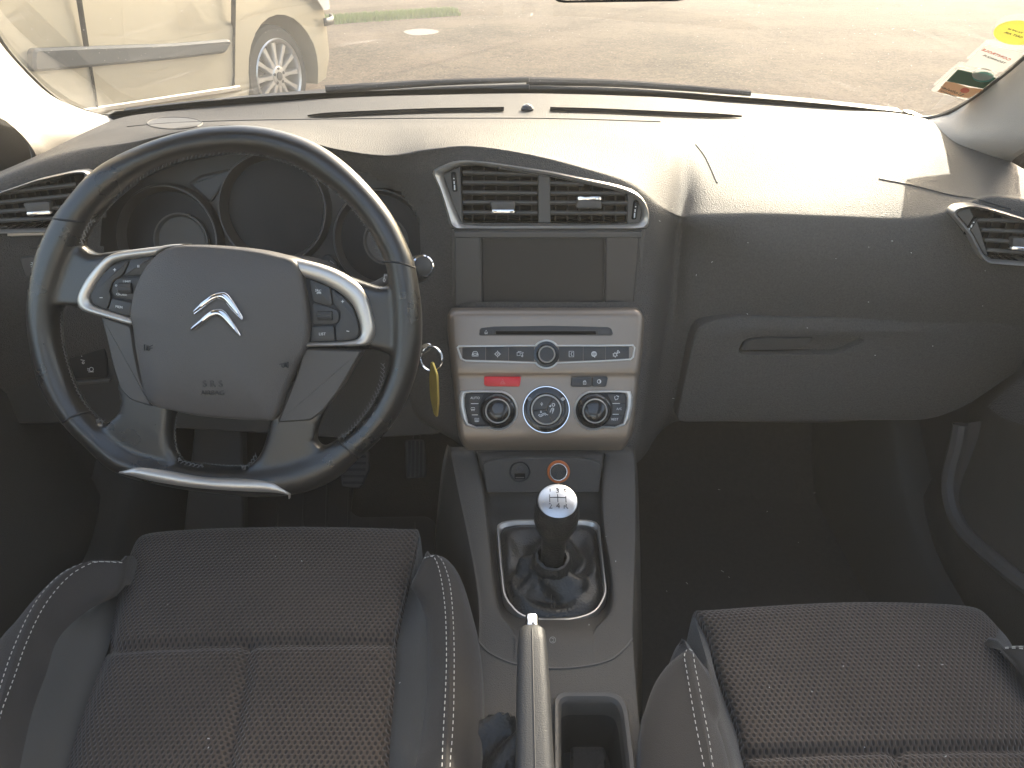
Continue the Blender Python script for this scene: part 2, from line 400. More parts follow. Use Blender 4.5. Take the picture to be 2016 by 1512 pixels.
M['asphalt'] = asphalt()
M['grass'] = mat('bright verge grass', (.17, .26, .03), .8, var=.4, vscale=9)
M['kerb'] = mat('pale kerb stone', (.20, .18, .155), .85, bump=(60, .5), var=.15)
# ================================================================== outside
m = MB(); m.add([(-30, -20, 0), (30, -20, 0), (30, 40, 0), (-30, 40, 0)], [(0, 1, 2, 3)])
g = m.build('ground', M['asphalt'], loc=(0, 0, 0)); tag(g, 'worn brown asphalt of the parking area beyond the windscreen', kind='structure')
def GZ(u, v): return PZ(u, v, 0)
# verge
A = GZ(660, 46); B = GZ(900, 29); d = (B-A).normalized(); nrm = Vector((-d.y, d.x, 0))
m = MB()
for i in range(7000):
    s = random.uniform(-.1, (B-A).length); q = abs(random.gauss(0, .13)); p = A+d*s+nrm*q*(1 if random.random() < .8 else -.4)
    h = random.uniform(.04, .12); a = random.uniform(0, 6.28); wd = .012
    m.add([p+Vector((cos(a)*wd, sin(a)*wd, 0)), p-Vector((cos(a)*wd, sin(a)*wd, 0)), p+Vector((random.uniform(-.03, .03), random.uniform(-.03, .03), h))], [(0, 1, 2)])
tag(m.build('grass', M['grass'], recalc=False), 'thin strip of bright green grass along the far kerb', 'grass', kind='stuff')
m = MB(); pts = [GZ(795, 62), GZ(830, 57), GZ(862, 61), GZ(855, 67), GZ(815, 70)]
m.loops([[p+Vector((0, 0, .004)) for p in cr(pts, 4, True)]], True, False, True)
tag(m.build('road_patch', mat('pale concrete patch', (.26, .22, .175), .8, bump=(40, .4))), kind='structure')
# lamp post that throws the thin shadow over the asphalt
t = thing('street_lamp', 'thin grey street lamp post standing on the verge ahead', 'street lamp', (3.1, 15.4, 0))
MB().tube([(3.1, 15.4, 0), (3.1, 15.4, 5.1)], lambda k: .07-.03*k, 12).build('post', M['moulding'], t)
MB().tube([(3.1, 15.4, 5.1), (3.1, 15.1, 5.3), (3.1, 14.6, 5.35)], .03, 10).build('arm', M['moulding'], t)
MB().tube([(3.1, 14.7, 5.33), (3.1, 14.2, 5.36)], lambda k: .06+.05*sin(pi*min(k+.2, 1)), 10, .5).build('lamp_head', M['moulding'], t)

# ------------------------------------------------------------------ the van
H0 = PT(530, 148, 5.15); VPHI = radians(67)
vx = Vector((cos(VPHI), sin(VPHI), 0)); vy = Vector((-vx.y, vx.x, 0)); vz = Vector((0, 0, 1))
VO = Vector((H0.x, H0.y, 0)) + vy*.80
van = thing('parked_van', 'pale gold van parked ahead on the left, seen past the steering wheel', 'van', VO)
HZ = H0.z
def V(x, y, z): return VO + vx*x + vy*y + vz*z
def arch(cx, r, n=14): return [(cx+r*cos(pi-pi*i/n), HZ+r*sin(pi-pi*i/n)) for i in range(n+1)]
zb = HZ-.11
prof = [(-3.85, zb)] + [(-3.38, zb)]+arch(-3.0, .37)+[(-2.62, zb), (-.39, zb)]+arch(0, .375)+[(.39, zb), (.70, zb+.02), (.86, HZ+.06), (.90, HZ+.2), (.90, HZ+.34), (.87, HZ+.46), (.82, HZ+.60), (.66, HZ+.74), (.1, HZ+.88), (-.12, HZ+.95), (-.85, HZ+1.55), (-1.2, HZ+1.62), (-3.75, HZ+1.62), (-3.92, HZ+1.1), (-3.95, HZ+.3)]
m = MB(); L = []
for y, ins in [(-.93, .0), (-.925, 0), (-.90, 0), (-.6, 0), (0, 0), (.6, 0), (.90, 0), (.925, 0), (.93, 0)]:
    row = []
    for x, z in prof:
        k = max(0, (x-.35)/.55); xx = x-.30*k*(abs(y)/.93)**3 - (0.02 if abs(y) > .926 else 0)*k
        yy = y*(1-.11*max(0, (z-HZ-.45)/1.2)**1.5) - math.copysign(.06*k*k*(abs(y)/.93)**2, y)
        if z < zb+.06: yy *= .975
        yy += -math.copysign(.018*max(0, 1-abs(z-HZ-.1)/.5), -y) if abs(y) > .8 else 0
        row.append(V(xx, yy, z))
    L.append(row)
m.loops(L, True, True, True); m.build('body', M['beige'], van, ang=30, bevel=.012)
def side_y(z): return -.93-.018*max(0, 1-abs(z-HZ-.1)/.5)
def vpx(u, v, y=-.945):                                   # photo pixel on the plane of the van's side
    dd = ray(u, v); o = VO+vy*y; t = (o-CAM).dot(vy)/dd.dot(vy); p = CAM+dd*t-VO; return p.dot(vx), p.z
vf = Fr(VO+vy*-.945, -vy); 
def vplate(name, pts, h0, h1, mt, bev=.006, parent=None):
    q = [(x, z) for x, z in pts]; mm = MB(); 
    fr = Fr(VO+vy*-.935, -vy); q = [((V(x, -.935, z)-fr.o).dot(fr.x), z) for x, z in q]
    mm.plate(fr, q, [(0, h0), (0, h1-bev), (bev, h1)]); return mm.build(name, mt, parent or van)
vplate('side_moulding', rnd([vpx(60, 95), vpx(330, 86), vpx(446, 77), vpx(452, 84), vpx(440, 104), vpx(330, 117), vpx(60, 142)], .03), -.02, .035, M['moulding'], .012)
vplate('sill_trim', [vpx(100, 223), vpx(470, 168), vpx(474, 178), vpx(100, 236)], -.03, .022, M['satin'])
for a, b in (((148, -60), (190, 212)), ((462, -60), (459, 168))):
    (x0, z0), (x1, z1) = vpx(*a), vpx(*b); vplate('door_gap', [(x0-.004, z0), (x0+.004, z0), (x1+.004, z1), (x1-.004, z1)], -.01, .0205, M['deep'], .001)
def van_wheel(cx, sy):
    o = V(cx, sy*.80, HZ); ax = vy*sy
    q = MB().lathe(o, ax, [(.24, -.09), (.295, -.085), (.312, -.05), (.315, 0), (.312, .06), (.29, .085), (.235, .088), (.215, .07)], 48); q.build('tyre', M['tyre'], van)
    rim = MB(); fr = Fr(o, ax)
    rim.lathe(o, ax, [(.236, .086), (.228, .094), (.216, .086), (.208, .06), (.2, -.05), (.24, -.09)], 48)
    rim = rim.build('rim', M['alloy'], van)
    sp = MB()
    for k in range(12):
        a = 2*pi*k/12; c, s_ = cos(a), sin(a)
        pr = [(.05, .020), (.12, .013), (.21, .019)]; TT = []
        for sgn in (1, -1):
            TT.append([(r*c-sgn*wd*s_, r*s_+sgn*wd*c) for r, wd in pr])
        poly = TT[0]+TT[1][::-1]; sp = MB(); sp.plate(fr, poly, [(0, .03), (0, .072), (.004, .080)])
        sp.build('spoke', M['alloy'], rim)
    MB().lathe(o, ax, [(.07, .03), (.068, .075), (.055, .084), (.03, .086)], 32, False, True).build('hub', M['alloy'], rim)
    MB().lathe(o, ax, [(.028, .08), (.028, .09), (.02, .093)], 20, False, True).build('hub_cap', M['moulding'], rim)
    for k in range(5):
        a = 2*pi*k/5+.3; MB().lathe(fr.w(.048*cos(a), .048*sin(a), 0), ax, [(.010, .08), (.010, .0885)], 10, False, True).build('wheel_bolt', M['moulding'], rim)
    MB().lathe(o, ax, [(.2, -.05), (.0, -.052)], 32).build('brake_disc', M['moulding'], rim)
for cx in (0, -3.0):
    for sy in (-1, 1): van_wheel(cx, sy)
    q = MB(); L = []
    for y in (-.925, -.3, .3, .925): L.append([V(x, y*.985, z) for x, z in arch(cx, .383)])
    q.loops(L, False); q.build('wheel_arch', M['deep'], van)
# head lamp and bumper insert on the near front corner
def vfront(k, z, y):
    x = .9 - (.9-.4)*k; return x
lamp = MB(); rows = []
for z, xa, xb in ((HZ+.36, .50, .82), (HZ+.42, .44, .84), (HZ+.52, .36, .83), (HZ+.62, .26, .78), (HZ+.68, .2, .70)):
    r = []
    for k in range(7):
        x = xa+(xb-xa)*k/6; kk = max(0, (x-.35)/.55); y = -(.945-.06*kk*kk-.16*max(0, (x-.5)/.3)**2); r.append(V(x, y-.012, z))
    rows.append(r)
lamp.grid(rows); lamp.build('headlamp', M['lamp'], van)
ins = MB(); rows = []
for z in (HZ+.26, HZ+.31):
    r = []
    for k in range(9):
        x = .47+.30*k/8; kk = max(0, (x-.35)/.55); y = -(.958-.06*kk*kk-.30*max(0, (x-.5)/.4)**2.2); r.append(V(x+.01, y-.005, z))
    rows.append(r)
ins.grid(rows); ins.build('bumper_strip', M['moulding'], van, thick=.01)
for sy in (-1, 1):
    q = MB(); yy = sy*.87
    q.add([V(-2.4, yy, HZ+.95), V(-1.15, yy, HZ+.95), V(-1.15, yy*.96, HZ+1.5), V(-2.4, yy*.96, HZ+1.5)], [(0, 1, 2, 3)]); q.build('side_window', M['paintdark'], van, thick=.01)
q = MB(); q.add([V(-.18, -.72, HZ+.99), V(-.18, .72, HZ+.99), V(-.84, .62, HZ+1.56), V(-.84, -.62, HZ+1.56)], [(0, 1, 2, 3)]); q.build('windscreen', M['paintdark'], van, thick=.01)

# ================================================================== our own car: shell
car = thing('car', 'body shell of the car around the cabin: windscreen, pillars, doors and sills', 'car', (0, 0, 0))
def into_car(o, label=None):
    for k in ('category', 'group', 'label'):
        if k in o: del o[k]
    o.parent = car; return o
def W(x, z, off=0.0): return Vector((x, wy(x, z), z)) + Vector((0, .47, .88))*off
# windscreen
sc = thing('windscreen', 'dusty raked windscreen with wiper arcs over the dashboard', 'windscreen', (0, 1.2, 1.15))
m = MB(); G = []
for i in range(25):
    z = .935+i*(1.405-.935)/24; G.append([W(x, z) for x in [(-.74+1.48*j/32)*(1-.25*(z-.94)) for j in range(33)]])
m.grid(G); m.build('glass', M['glass'], sc, recalc=False)
# black edge band with rubber lip, following the lower edge of the view
EDGE = [(-60, -20), (0, 82), (50, 140), (100, 186), (150, 214), (215, 231), (300, 222), (420, 209), (560, 199), (750, 190), (1000, 185), (1200, 187), (1400, 196), (1600, 211), (1745, 226), (1803, 232), (1850, 227), (1910, 198), (1965, 158), (2016, 116), (2080, 55)]
E = cr(EDGE, 6)
m = MB(); m.tube([PW(p[0], p[1]+3, .012) for p in E], .0055, 8, up=(0, .5, .9)); m.build('edge_rubber', M['rubber'], sc)
m = MB(); G = [[], []]
for p in E:
    k = 1 if 215 < p[0] < 1803 else .45
    a = PW(p[0], p[1]+8, -.003); b = PW(p[0], p[1]-12*k*(1 if p[0] < 1000 else .75), -.003); G[0].append(a); G[1].append(b)
m.grid(G); m.build('black_border', M['rubber'], sc, recalc=False)
# stickers
def sticker(name, label, cat, px, mt):
    o = PW(*px[0]); n = Vector((0, -.47, -.88)); c = sum((PW(*p) for p in px), Vector())/len(px)
    x = c.x; n = Vector((-2*WC*x, -1, -WK)).normalized(); fr = Fr(c+n*.004, n, (0, -1, 0)); fr = Fr(c+n*.004, n, (0, -.88, .47))
    root = thing(name, label, cat, c); return root, fr
stw = paper('white sticker paper', (.78, .77, .74)); sty = paper('yellow sticker', (.78, .75, .30)); stg = paper('green sticker print', (.07, .20, .12))
sto = paper('orange sticker print', (.80, .60, .42)); stt = paper('teal sticker print', (.15, .62, .55)); str_ = mat('red print', (.72, .12, .05), .5); stk = mat('grey print', (.16, .15, .14), .6)
def stplate(fr, px, mt, name, par, h=.0004, h0=0.0): return MB().plate(fr, [Vector(p) for p in fr.px(px)], [(0, h0), (0, h)]).build(name, mt, par)
r, f = sticker('windscreen_sticker', 'round yellow sticker stuck highest in the windscreen corner', 'sticker', [(1960, 60), (2040, 60), (2000, 90), (2000, 40)], sty)
stplate(f, [(p[0], p[1]) for p in circ(2003, 64, 47, 36, 0, 24)], sty, 'disc', r)
text('print', 'CRIT AIR', f, (1996, 68), .006, stk, r, mirror=True, h=.0006); text('print', 'XA LMP 50', f, (1999, 60), .004, stk, r, mirror=True, h=.0006)
r, f = sticker('windscreen_sticker', 'white paper inspection sticker between the yellow and the green stickers', 'sticker', [(1940, 90), (2016, 104), (1978, 140), (1900, 128)], stw)
stplate(f, rnd([(1940, 89), (2022, 104), (1972, 142), (1897, 127)], 5), stw, 'paper', r)
text('print', 'CONTROLE', f, (1962, 107), .008, str_, r, mirror=True, rot=-.1, h=.0006); text('print', 'TECHNIQUE', f, (1958, 116), .006, stk, r, mirror=True, rot=-.1, h=.0006)
r, f = sticker('windscreen_sticker', 'green and orange insurance sticker lowest in the windscreen corner', 'sticker', [(1885, 133), (1966, 153), (1908, 196), (1834, 177)], sto)
stplate(f, rnd([(1886, 131), (1968, 152), (1906, 197), (1832, 178)], 5), stw, 'paper', r)
stplate(f, rnd([(1886, 136), (1962, 153), (1936, 174), (1864, 159)], 2), stg, 'green_field', r, .0007, .0003)
stplate(f, [(1862, 160), (1880, 162), (1905, 171), (1936, 175), (1908, 193), (1880, 188), (1846, 180)], sto, 'orange_field', r, .0007, .0003)
stplate(f, circ(1936, 150, 21, 24, 0, 11), stt, 'round_badge', r, .0010, .0006)
stplate(f, circ(1936, 145, 22, 24, 0, 12), stw, 'round_badge', r, .0013, .0009)
stplate(f, circ(1900, 177, 9, 20, 0, 5), str_, 'red_spot', r, .0010, .0006)
text('print', "L'olivier", f, (1874, 178), .012, stk, r, mirror=True, rot=-.12, h=.0008); text('print', 'ASSURANCE', f, (1868, 184), .005, stk, r, mirror=True, rot=-.12, h=.0008)
# bonnet, scuttle and wipers
m = MB(); G = []
for i in range(9):
    k = i/8; G.append([Vector((x, wy(x, .93)+.16+k*1.0+.12*(1-(x/.8)**2)*k, .925-.10*k-.17*k*k-.10*(abs(x)/.8)**3*(.4+k))) for x in [-.8+1.6*j/16 for j in range(17)]])
m.grid(G); bon = m.build('bonnet', M['paintdark'], thick=.012); tag(bon, 'dark bonnet of the car just beyond the wipers', 'bonnet')
m = MB(); G = []
for dy, z in ((-.02, .905), (.03, .915), (.10, .918), (.16, .925), (.19, .90)): G.append([Vector((x, wy(x, .93)+dy, z)) for x in [-.72+1.44*j/24 for j in range(25)]])
m.grid(G); tag(m.build('scuttle_panel', M['black'], thick=.004), 'black plastic scuttle panel below the windscreen', 'scuttle panel')
def wiper(label, px, piv):
    P = [PW(u, v, -.03) for u, v in cr(px, 5)] if False else [PW(p[0], p[1], -.022) for p in cr([(a, b) for a, b in px], 5)]
    r = thing('wiper', label, 'wiper', P[0])
    MB().tube(P, .006, 8).build('blade', M['rubber'], r); MB().tube([p+Vector((0, .012, .012)) for p in P], lambda k: .008-.003*k, 8).build('arm', M['black'], r)
wiper('black wiper resting left of the middle of the windscreen foot', [(640, 192), (760, 184), (880, 177), (1042, 172)], 0)
wiper('black wiper resting right of the middle of the windscreen foot', [(1036, 175), (1200, 179), (1340, 188), (1480, 200)], 0)

# pillars
def pillar(label, edge, mid1, mid2, inn, sx):
    n = 14; C = []
    C.append([PW(p[0], p[1], .022) for p in resample(cr(edge, 6), n)])
    for px, back in ((mid1, .115), (mid2, .20), (inn, .25)):
        q = resample(cr(px, 6), n); C.append([PW(p[0], p[1], back) for p in q])
    last = C[-1]; C.append([p+Vector((sx*.05, .10, 0)) for p in last]); first = [p+Vector((sx*.03, .03, 0)) for p in C[0]]
    G = lattice([first]+C, 4, 2); m = MB(); m.grid(G); o = m.build('door_pillar', M['pillar'], recalc=False)
    return tag(o, label, 'pillar')
pillar('pale left windscreen pillar catching the sunlight', [(-110, -110), (-50, 5), (0, 84), (50, 142), (100, 188), (160, 218), (225, 236), (250, 246)], [(-140, -80), (-70, 60), (-20, 140), (30, 190), (80, 228), (130, 250), (190, 268), (215, 275)], [(-180, -60), (-105, 90), (-40, 180), (10, 222), (50, 252), (85, 275), (120, 300), (140, 308)], [(-230, -30), (-140, 120), (-60, 200), (0, 231), (26, 248), (48, 274), (64, 306), (68, 330)], -1)
pillar('grey shaded right windscreen pillar above the dashboard end', [(2150, -30), (2080, 58), (2016, 119), (1965, 161), (1910, 201), (1862, 228), (1815, 238), (1800, 246)], [(2190, 20), (2110, 110), (2040, 170), (1985, 205), (1935, 232), (1895, 250), (1850, 262), (1835, 268)], [(2220, 60), (2140, 150), (2070, 215), (2010, 250), (1960, 268), (1930, 280), (1905, 290), (1890, 298)], [(2240, 90), (2160, 190), (2090, 250), (2040, 285), (2016, 300), (1996, 312), (1985, 330), (1980, 345)], 1)
# roof lining, side structure and tail: what surrounds the camera
shell = thing('car_roof', 'pale lined roof over the cabin, unseen, with an added glass panel for sky light', 'roof', (0, -.3, 1.42))
m = MB(); G = []
for i in range(13):
    y = .72-2.5*i/12; G.append([Vector((x, y, 1.405+.03*sin(pi*i/12)-.10*abs(x/.66)**3)) for x in [-.66+1.32*j/12 for j in range(13)]])
fs = [(i*13+j, i*13+j+1, (i+1)*13+j+1, (i+1)*13+j) for i in range(12) for j in range(12) if not (1 <= i <= 8 and 2 <= j <= 9)]
m.add([p for r_ in G for p in r_], fs); m.build('headliner', M['headliner'], shell, thick=.03)
m = MB(); m.grid([[p+Vector((0, 0, .012)) for p in r_[2:11]] for r_ in G[1:10]]); m.build('added_roof_glass', M['sideglass'], shell, recalc=False)  # added, unseen glass panel that lets sky light onto seats and console
m = MB(); m.tube([Vector((x, .735, 1.385-.09*abs(x/.66)**3)) for x in [-.64+1.28*j/12 for j in range(13)]], .02, 8); m.build('header_rail', M['headliner'], shell)
mir = thing('rear_view_mirror', 'dark rear view mirror at the top edge of the windscreen', 'mirror', PY(1220, -30, .78))
f = Fr(PY(1220, -38, .78), Vector((-.1, -1, 0)))
m = MB(); m.plate(f, rnd([f.l(1075, -60), f.l(1365, -60), f.l(1358, 2), f.l(1085, 6)], .018), [(.012, -.03), (0, -.018), (0, 0), (.003, .003)]); m.build('housing', M['black'], mir)
m = MB(); m.plate(f, rnd([f.l(1083, -55), f.l(1357, -55), f.l(1350, -4), f.l(1093, 0)], .014), [(0, 0), (0, .0045)]); m.build('mirror_glass', M['chrome'], mir)
MB().tube([PY(1220, -50, .80), PY(1220, -110, .95)], .014, 10).build('stalk', M['black'], mir)
def side(sx):
    lab = 'left' if sx < 0 else 'right'
    if sx < 0: t = thing('car_door', 'dark driver door with pocket, left of the steering wheel', 'door', (-.72, .5, .7))
    else: t = thing('car_door', 'dark passenger door with speaker mesh, right of the glove box', 'door', (.74, .5, .7))
    X = .72
    # door card: lattice over y and z
    zs = [.90, .82, .72, .62, .52, .42, .34]; xo = [.70, .715, .705, .695, .69, .665, .68]
    ys = [1.02, .85, .6, .3, 0, -.3]; rows = []
    for z, xx in zip(zs, xo): rows.append([Vector((sx*(xx+(.015 if y > .9 else 0)), y-.10*(.9-z) if y > .9 else y, z)) for y in ys])
    m = MB(); m.grid(lattice(rows, 4, 4)); m.build('door_card', M['door'], t, recalc=False)
    m = MB(); m.tube([(sx*.665, .50, .67), (sx*.645, .4, .68), (sx*.64, .3, .69), (sx*.64, 0, .70)], lambda k: .035, 10, 1.0); m.build('armrest', M['door'], t)
    m = MB(); m.grid([[Vector((sx*.72, y, .905)) for y in (1.1, .6, 0, -.4)], [Vector((sx*.62, y, 1.31)) for y in (.72, .5, 0, -.4)]]); m.build('window_glass', M['sideglass'], t, recalc=False)
    MB().tube([(sx*.72, 1.12, .90), (sx*.72, .6, .905), (sx*.72, 0, .91), (sx*.72, -.4, .91)], .016, 8).build('window_seal', M['rubber'], t)
    def PX(u, v, x): d = ray(u, v); return CAM+d*(x/d.x)
    cp = [(1960, 300), (2016, 290), (2100, 262), (2250, 300), (2250, 460), (2016, 360), (1968, 328)] if sx > 0 else [(-160, 150), (-60, 195), (0, 222), (40, 240), (70, 270), (92, 312), (60, 335), (-160, 430)]
    q = MB(); q.loops([[PX(u, v, sx*.745) for u, v in cp], [PX(u, v, sx*.745)+Vector((sx*.02, .01, 0)) for u, v in cp]], True, True, True); q.build('mirror_corner', M['door'], t)
    q = MB(); q.box((sx*.775, .5, .5), (.008, 0, 0), (0, 1.05, 0), (0, 0, .41)); q.build('outer_panel', M['paintdark'], t)
    if sx > 0:
        sp = [(1944, 800), (1975, 772), (2016, 738), (2080, 715), (2090, 850), (2016, 838), (1970, 822)]
        q = MB(); q.loops([[PX(u, v, .668)+Vector((.02, 0, 0)) for u, v in sp], [PX(u, v, .668) for u, v in sp]], True, True, True); q.build('speaker_mesh', mat('door speaker mesh', (.055, .053, .052), .6, bump=(420, 1.0, 'voronoi')), t)
    q = MB(); q.tube([(sx*.63, .72, 1.32), (sx*.63, .3, 1.335), (sx*.63, -.4, 1.335)], .03, 8); q.build('window_frame', M['black'], t)
    return t
DL, DR = side(-1), side(1)
tail = thing('tailgate', 'rear bulkhead of the cabin with its rear window, behind the camera', 'tailgate', (0, -1.7, .8))
m = MB()
m.box((0, -1.75, .6), (.7, 0, 0), (0, .02, 0), (0, 0, .4)); m.box((-.6, -1.72, 1.2), (.1, 0, 0), (0, .02, 0), (0, 0, .21)); m.box((.6, -1.72, 1.2), (.1, 0, 0), (0, .02, 0), (0, 0, .21)); m.build('panel', M['headliner'], tail)
m = MB(); m.add([(-.5, -1.74, 1.0), (.5, -1.74, 1.0), (.5, -1.72, 1.4), (-.5, -1.72, 1.4)], [(0, 1, 2, 3)]); m.build('rear_window', M['sideglass'], tail)
for sx in (-1, 1):
    t = thing('body_pillar', ('left' if sx < 0 else 'right')+' door post and rear quarter behind the camera', 'pillar', (sx*.7, -.9, .9))
    m = MB(); m.box((sx*.68, -.50, .9), (.03, 0, 0), (0, .09, 0), (0, 0, .5)); m.box((sx*.72, -1.15, .6), (.03, 0, 0), (0, .6, 0), (0, 0, .33)); m.box((sx*.68, -1.55, 1.15), (.03, 0, 0), (0, .2, 0), (0, 0, .25)); m.build('post', M['headliner'], t)
# floor
m = MB(); G = []
for y, z in ((-1.75, .27), (0, .27), (.5, .27), (1.05, .265), (1.18, .29), (1.34, .46), (1.45, .72), (1.48, .9)): G.append([Vector((x, y, z)) for x in (-.74, -.4, -.14, .14, .4, .78)])
m.grid(lattice(G, 4, 2)); tag(m.build('floor', M['carpet'], recalc=False), 'black carpeted cabin floor and bulkhead', kind='structure')
for sx in (-1, 1):
    t = thing('sill', ('left' if sx < 0 else 'right')+' dark door sill with kick panel beside the footwell', 'door sill', (sx*.7, .8, .4))
    xx = .70 if sx < 0 else .72
    m = MB(); G = []
    for y in (1.42, 1.25, 1.1, .95, .8, .5, .0, -.4):
        k = max(0, (y-.85)/.5); top = min(.36+.50*k**1.6, .66)
        G.append([Vector((sx*(xx-.13), y, .26)), Vector((sx*(xx-.10), y, .30+.6*(top-.36))), Vector((sx*(xx-.075), y, top-.02)), Vector((sx*(xx-.055), y, top)), Vector((sx*(xx+.0), y, top+.005)), Vector((sx*(xx+.03), y, top+.03))])
    m.grid(lattice(G, 3, 3)); m.build('sill_trim', M['lower'], t, recalc=False)
    m = MB(); m.grid([[Vector((sx*xx_, y, z)) for z in (.25, .45, .65, .80)] for y, xx_ in ((1.5, .66), (1.2, .685), (1.0, .70), (.93, .725), (.92, .76))]); m.build('kick_panel', M['lower'], t, recalc=False)
    def PX(u, v, x): d = ray(u, v); return CAM+d*(x/d.x)
    ps = [(1891, 835), (1886, 868), (1876, 905), (1868, 955), (1878, 1010), (1905, 1055), (1960, 1105), (2016, 1150), (2120, 1225)]
    if sx > 0: P = [PX(u, v, .668+.0002*i) for i, (u, v) in enumerate(ps)]
    else: P = [PX(u, v, -.665) for u, v in [(150, 800), (160, 860), (178, 900), (196, 950), (200, 1000), (180, 1050), (130, 1110), (60, 1170), (-60, 1240)]]
    if sx < 0: continue
    Q = cr(P, 5); m.tube(Q, .011, 8); m.grid([Q, [p+Vector((sx*.06, .01, .004)) for p in Q]]); m.build('door_seal', mat('grey door seal', (.085, .078, .074), .7), t, recalc=False)

for o in list(COL.objects):
    if o.parent is None and o.name.split('.')[0] in ('windscreen', 'bonnet', 'scuttle_panel', 'door_pillar', 'car_roof', 'car_door', 'tailgate', 'body_pillar', 'sill'):
        if o.name != 'windscreen' or True: into_car(o)
        if o.name.startswith('car_'): o.name = o.name.replace('car_', '')
# ================================================================== dashboard
dash = thing('dashboard', 'grey grained dashboard spanning the car, sunlit on top at the right', 'dashboard', (0, 1.0, .95))
ST = [  # stations left to right: (u, v, Y) from the windscreen foot downwards
 [(-120, 392, .90), (-120, 394, .89), (-120, 396, .88), (-120, 398, .87), (-120, 412, .85), (-120, 470, .84), (-120, 620, .84), (-120, 800, .88)],
 [(60, 316, 1.02), (60, 318, 1.0), (60, 319, .98), (60, 321, .94), (58, 336, .905), (56, 450, .89), (55, 620, .88), (55, 800, .92)],
 [(170, 262, 1.15), (165, 272, 1.11), (160, 283, 1.05), (155, 292, .97), (150, 312, .93), (145, 450, .91), (140, 620, .89), (140, 800, .93)],
 [(240, 232, 1.27), (245, 249, 1.2), (250, 263, 1.1), (255, 278, .97), (255, 300, .945), (240, 450, .95), (230, 620, .90), (230, 800, .93)],
 [(330, 219, 1.35), (340, 242, 1.25), (350, 249, 1.12), (355, 255, .96), (355, 285, .95), (350, 440, .985), (350, 620, .91), (350, 800, .93)],
 [(450, 207, 1.41), (455, 238, 1.28), (460, 240, 1.12), (460, 245, .95), (460, 270, .945), (460, 430, .99), (460, 620, .91), (460, 800, .93)],
 [(560, 199, 1.45), (560, 235, 1.29), (560, 243, 1.12), (560, 261, .955), (560, 288, .95), (560, 430, .99), (560, 620, .91), (560, 800, .93)],
 [(660, 193, 1.47), (660, 234, 1.3), (660, 250, 1.13), (660, 286, .965), (660, 312, .955), (660, 430, .99), (660, 620, .915), (660, 800, .93)],
 [(760, 189, 1.49), (760, 233, 1.3), (760, 258, 1.13), (760, 298, .97), (765, 325, .955), (770, 440, .98), (760, 620, .92), (760, 800, .93)],
 [(850, 187, 1.5), (850, 232, 1.3), (850, 255, 1.13), (845, 286, .97), (845, 318, .95), (852, 450, .945), (868, 620, .915), (885, 860, .845)],
 [(940, 185, 1.51), (940, 232, 1.3), (935, 255, 1.13), (930, 283, .975), (925, 306, .948), (930, 450, .927), (930, 610, .90), (940, 895, .81)],
 [(1040, 184, 1.51), (1040, 232, 1.3), (1040, 260, 1.13), (1040, 297, .975), (1040, 320, .947), (1050, 450, .926), (1060, 610, .9), (1070, 895, .81)],
 [(1150, 186, 1.5), (1150, 234, 1.3), (1150, 270, 1.13), (1150, 321, .98), (1150, 344, .947), (1150, 450, .927), (1150, 610, .9), (1150, 895, .81)],
 [(1240, 189, 1.49), (1240, 237, 1.3), (1240, 280, 1.12), (1245, 347, .985), (1240, 371, .95), (1240, 450, .93), (1220, 610, .9), (1212, 895, .81)],
 [(1310, 192, 1.48), (1310, 240, 1.29), (1310, 292, 1.11), (1305, 389, .985), (1298, 412, .955), (1290, 462, .94), (1280, 610, .915), (1247, 905, .825)],
 [(1370, 196, 1.47), (1365, 243, 1.28), (1355, 305, 1.12), (1342, 410, 1.0), (1337, 432, .985), (1330, 475, .985), (1318, 610, .965), (1266, 900, .90)],
 [(1430, 200, 1.46), (1425, 246, 1.27), (1412, 350, 1.06), (1388, 405, .985), (1380, 438, .960), (1372, 500, .965), (1362, 628, .95), (1330, 830, .95)],
 [(1540, 206, 1.43), (1535, 250, 1.26), (1520, 354, 1.055), (1510, 406, .975), (1508, 438, .950), (1505, 515, .930), (1500, 628, .93), (1490, 830, .95)],
 [(1660, 214, 1.38), (1655, 258, 1.24), (1650, 356, 1.05), (1650, 411, .97), (1650, 441, .946), (1650, 518, .926), (1650, 630, .925), (1650, 830, .95)],
 [(1770, 223, 1.32), (1780, 268, 1.2), (1790, 352, 1.045), (1795, 414, .962), (1795, 446, .938), (1790, 518, .922), (1790, 630, .92), (1780, 815, .95)],
 [(1850, 243, 1.26), (1865, 290, 1.15), (1880, 340, 1.06), (1885, 395, .965), (1885, 420, .935), (1885, 510, .92), (1890, 632, .92), (1870, 790, .95)],
 [(1935, 282, 1.14), (1942, 308, 1.09), (1950, 340, 1.03), (1955, 380, .96), (1955, 400, .93), (1960, 520, .91), (1965, 633, .92), (1950, 740, .95)],
 [(2016, 335, 1.04), (2024, 350, 1.0), (2040, 370, .97), (2060, 395, .94), (2060, 415, .91), (2060, 530, .9), (2060, 640, .91), (2050, 700, .95)],
 [(2180, 395, .93), (2180, 400, .92), (2180, 412, .90), (2180, 425, .88), (2180, 440, .87), (2180, 540, .87), (2180, 640, .9), (2160, 690, .95)],
]
rows = []
for k in range(8): rows.append([PY(*s[k]) for s in ST])
rows.insert(0, [p+Vector((0, .035, -.035)) for p in rows[0]])
rows.append([Vector((p.x, p.y+.16, p.z+.0)) for p in rows[-1]]); rows.append([Vector((p.x*.98, 1.36, p.z+.02)) for p in rows[-1]])
G = lattice(rows, 14, 12)
CVENT_O = rnd([(851, 341), (855, 332), (892, 316), (914, 313.5), (964, 317), (1088, 336), (1212, 362), (1250, 374), (1270, 395), (1278, 419), (1276, 446), (1270, 450), (894, 450), (886, 444), (877, 409), (865, 369)], 14)
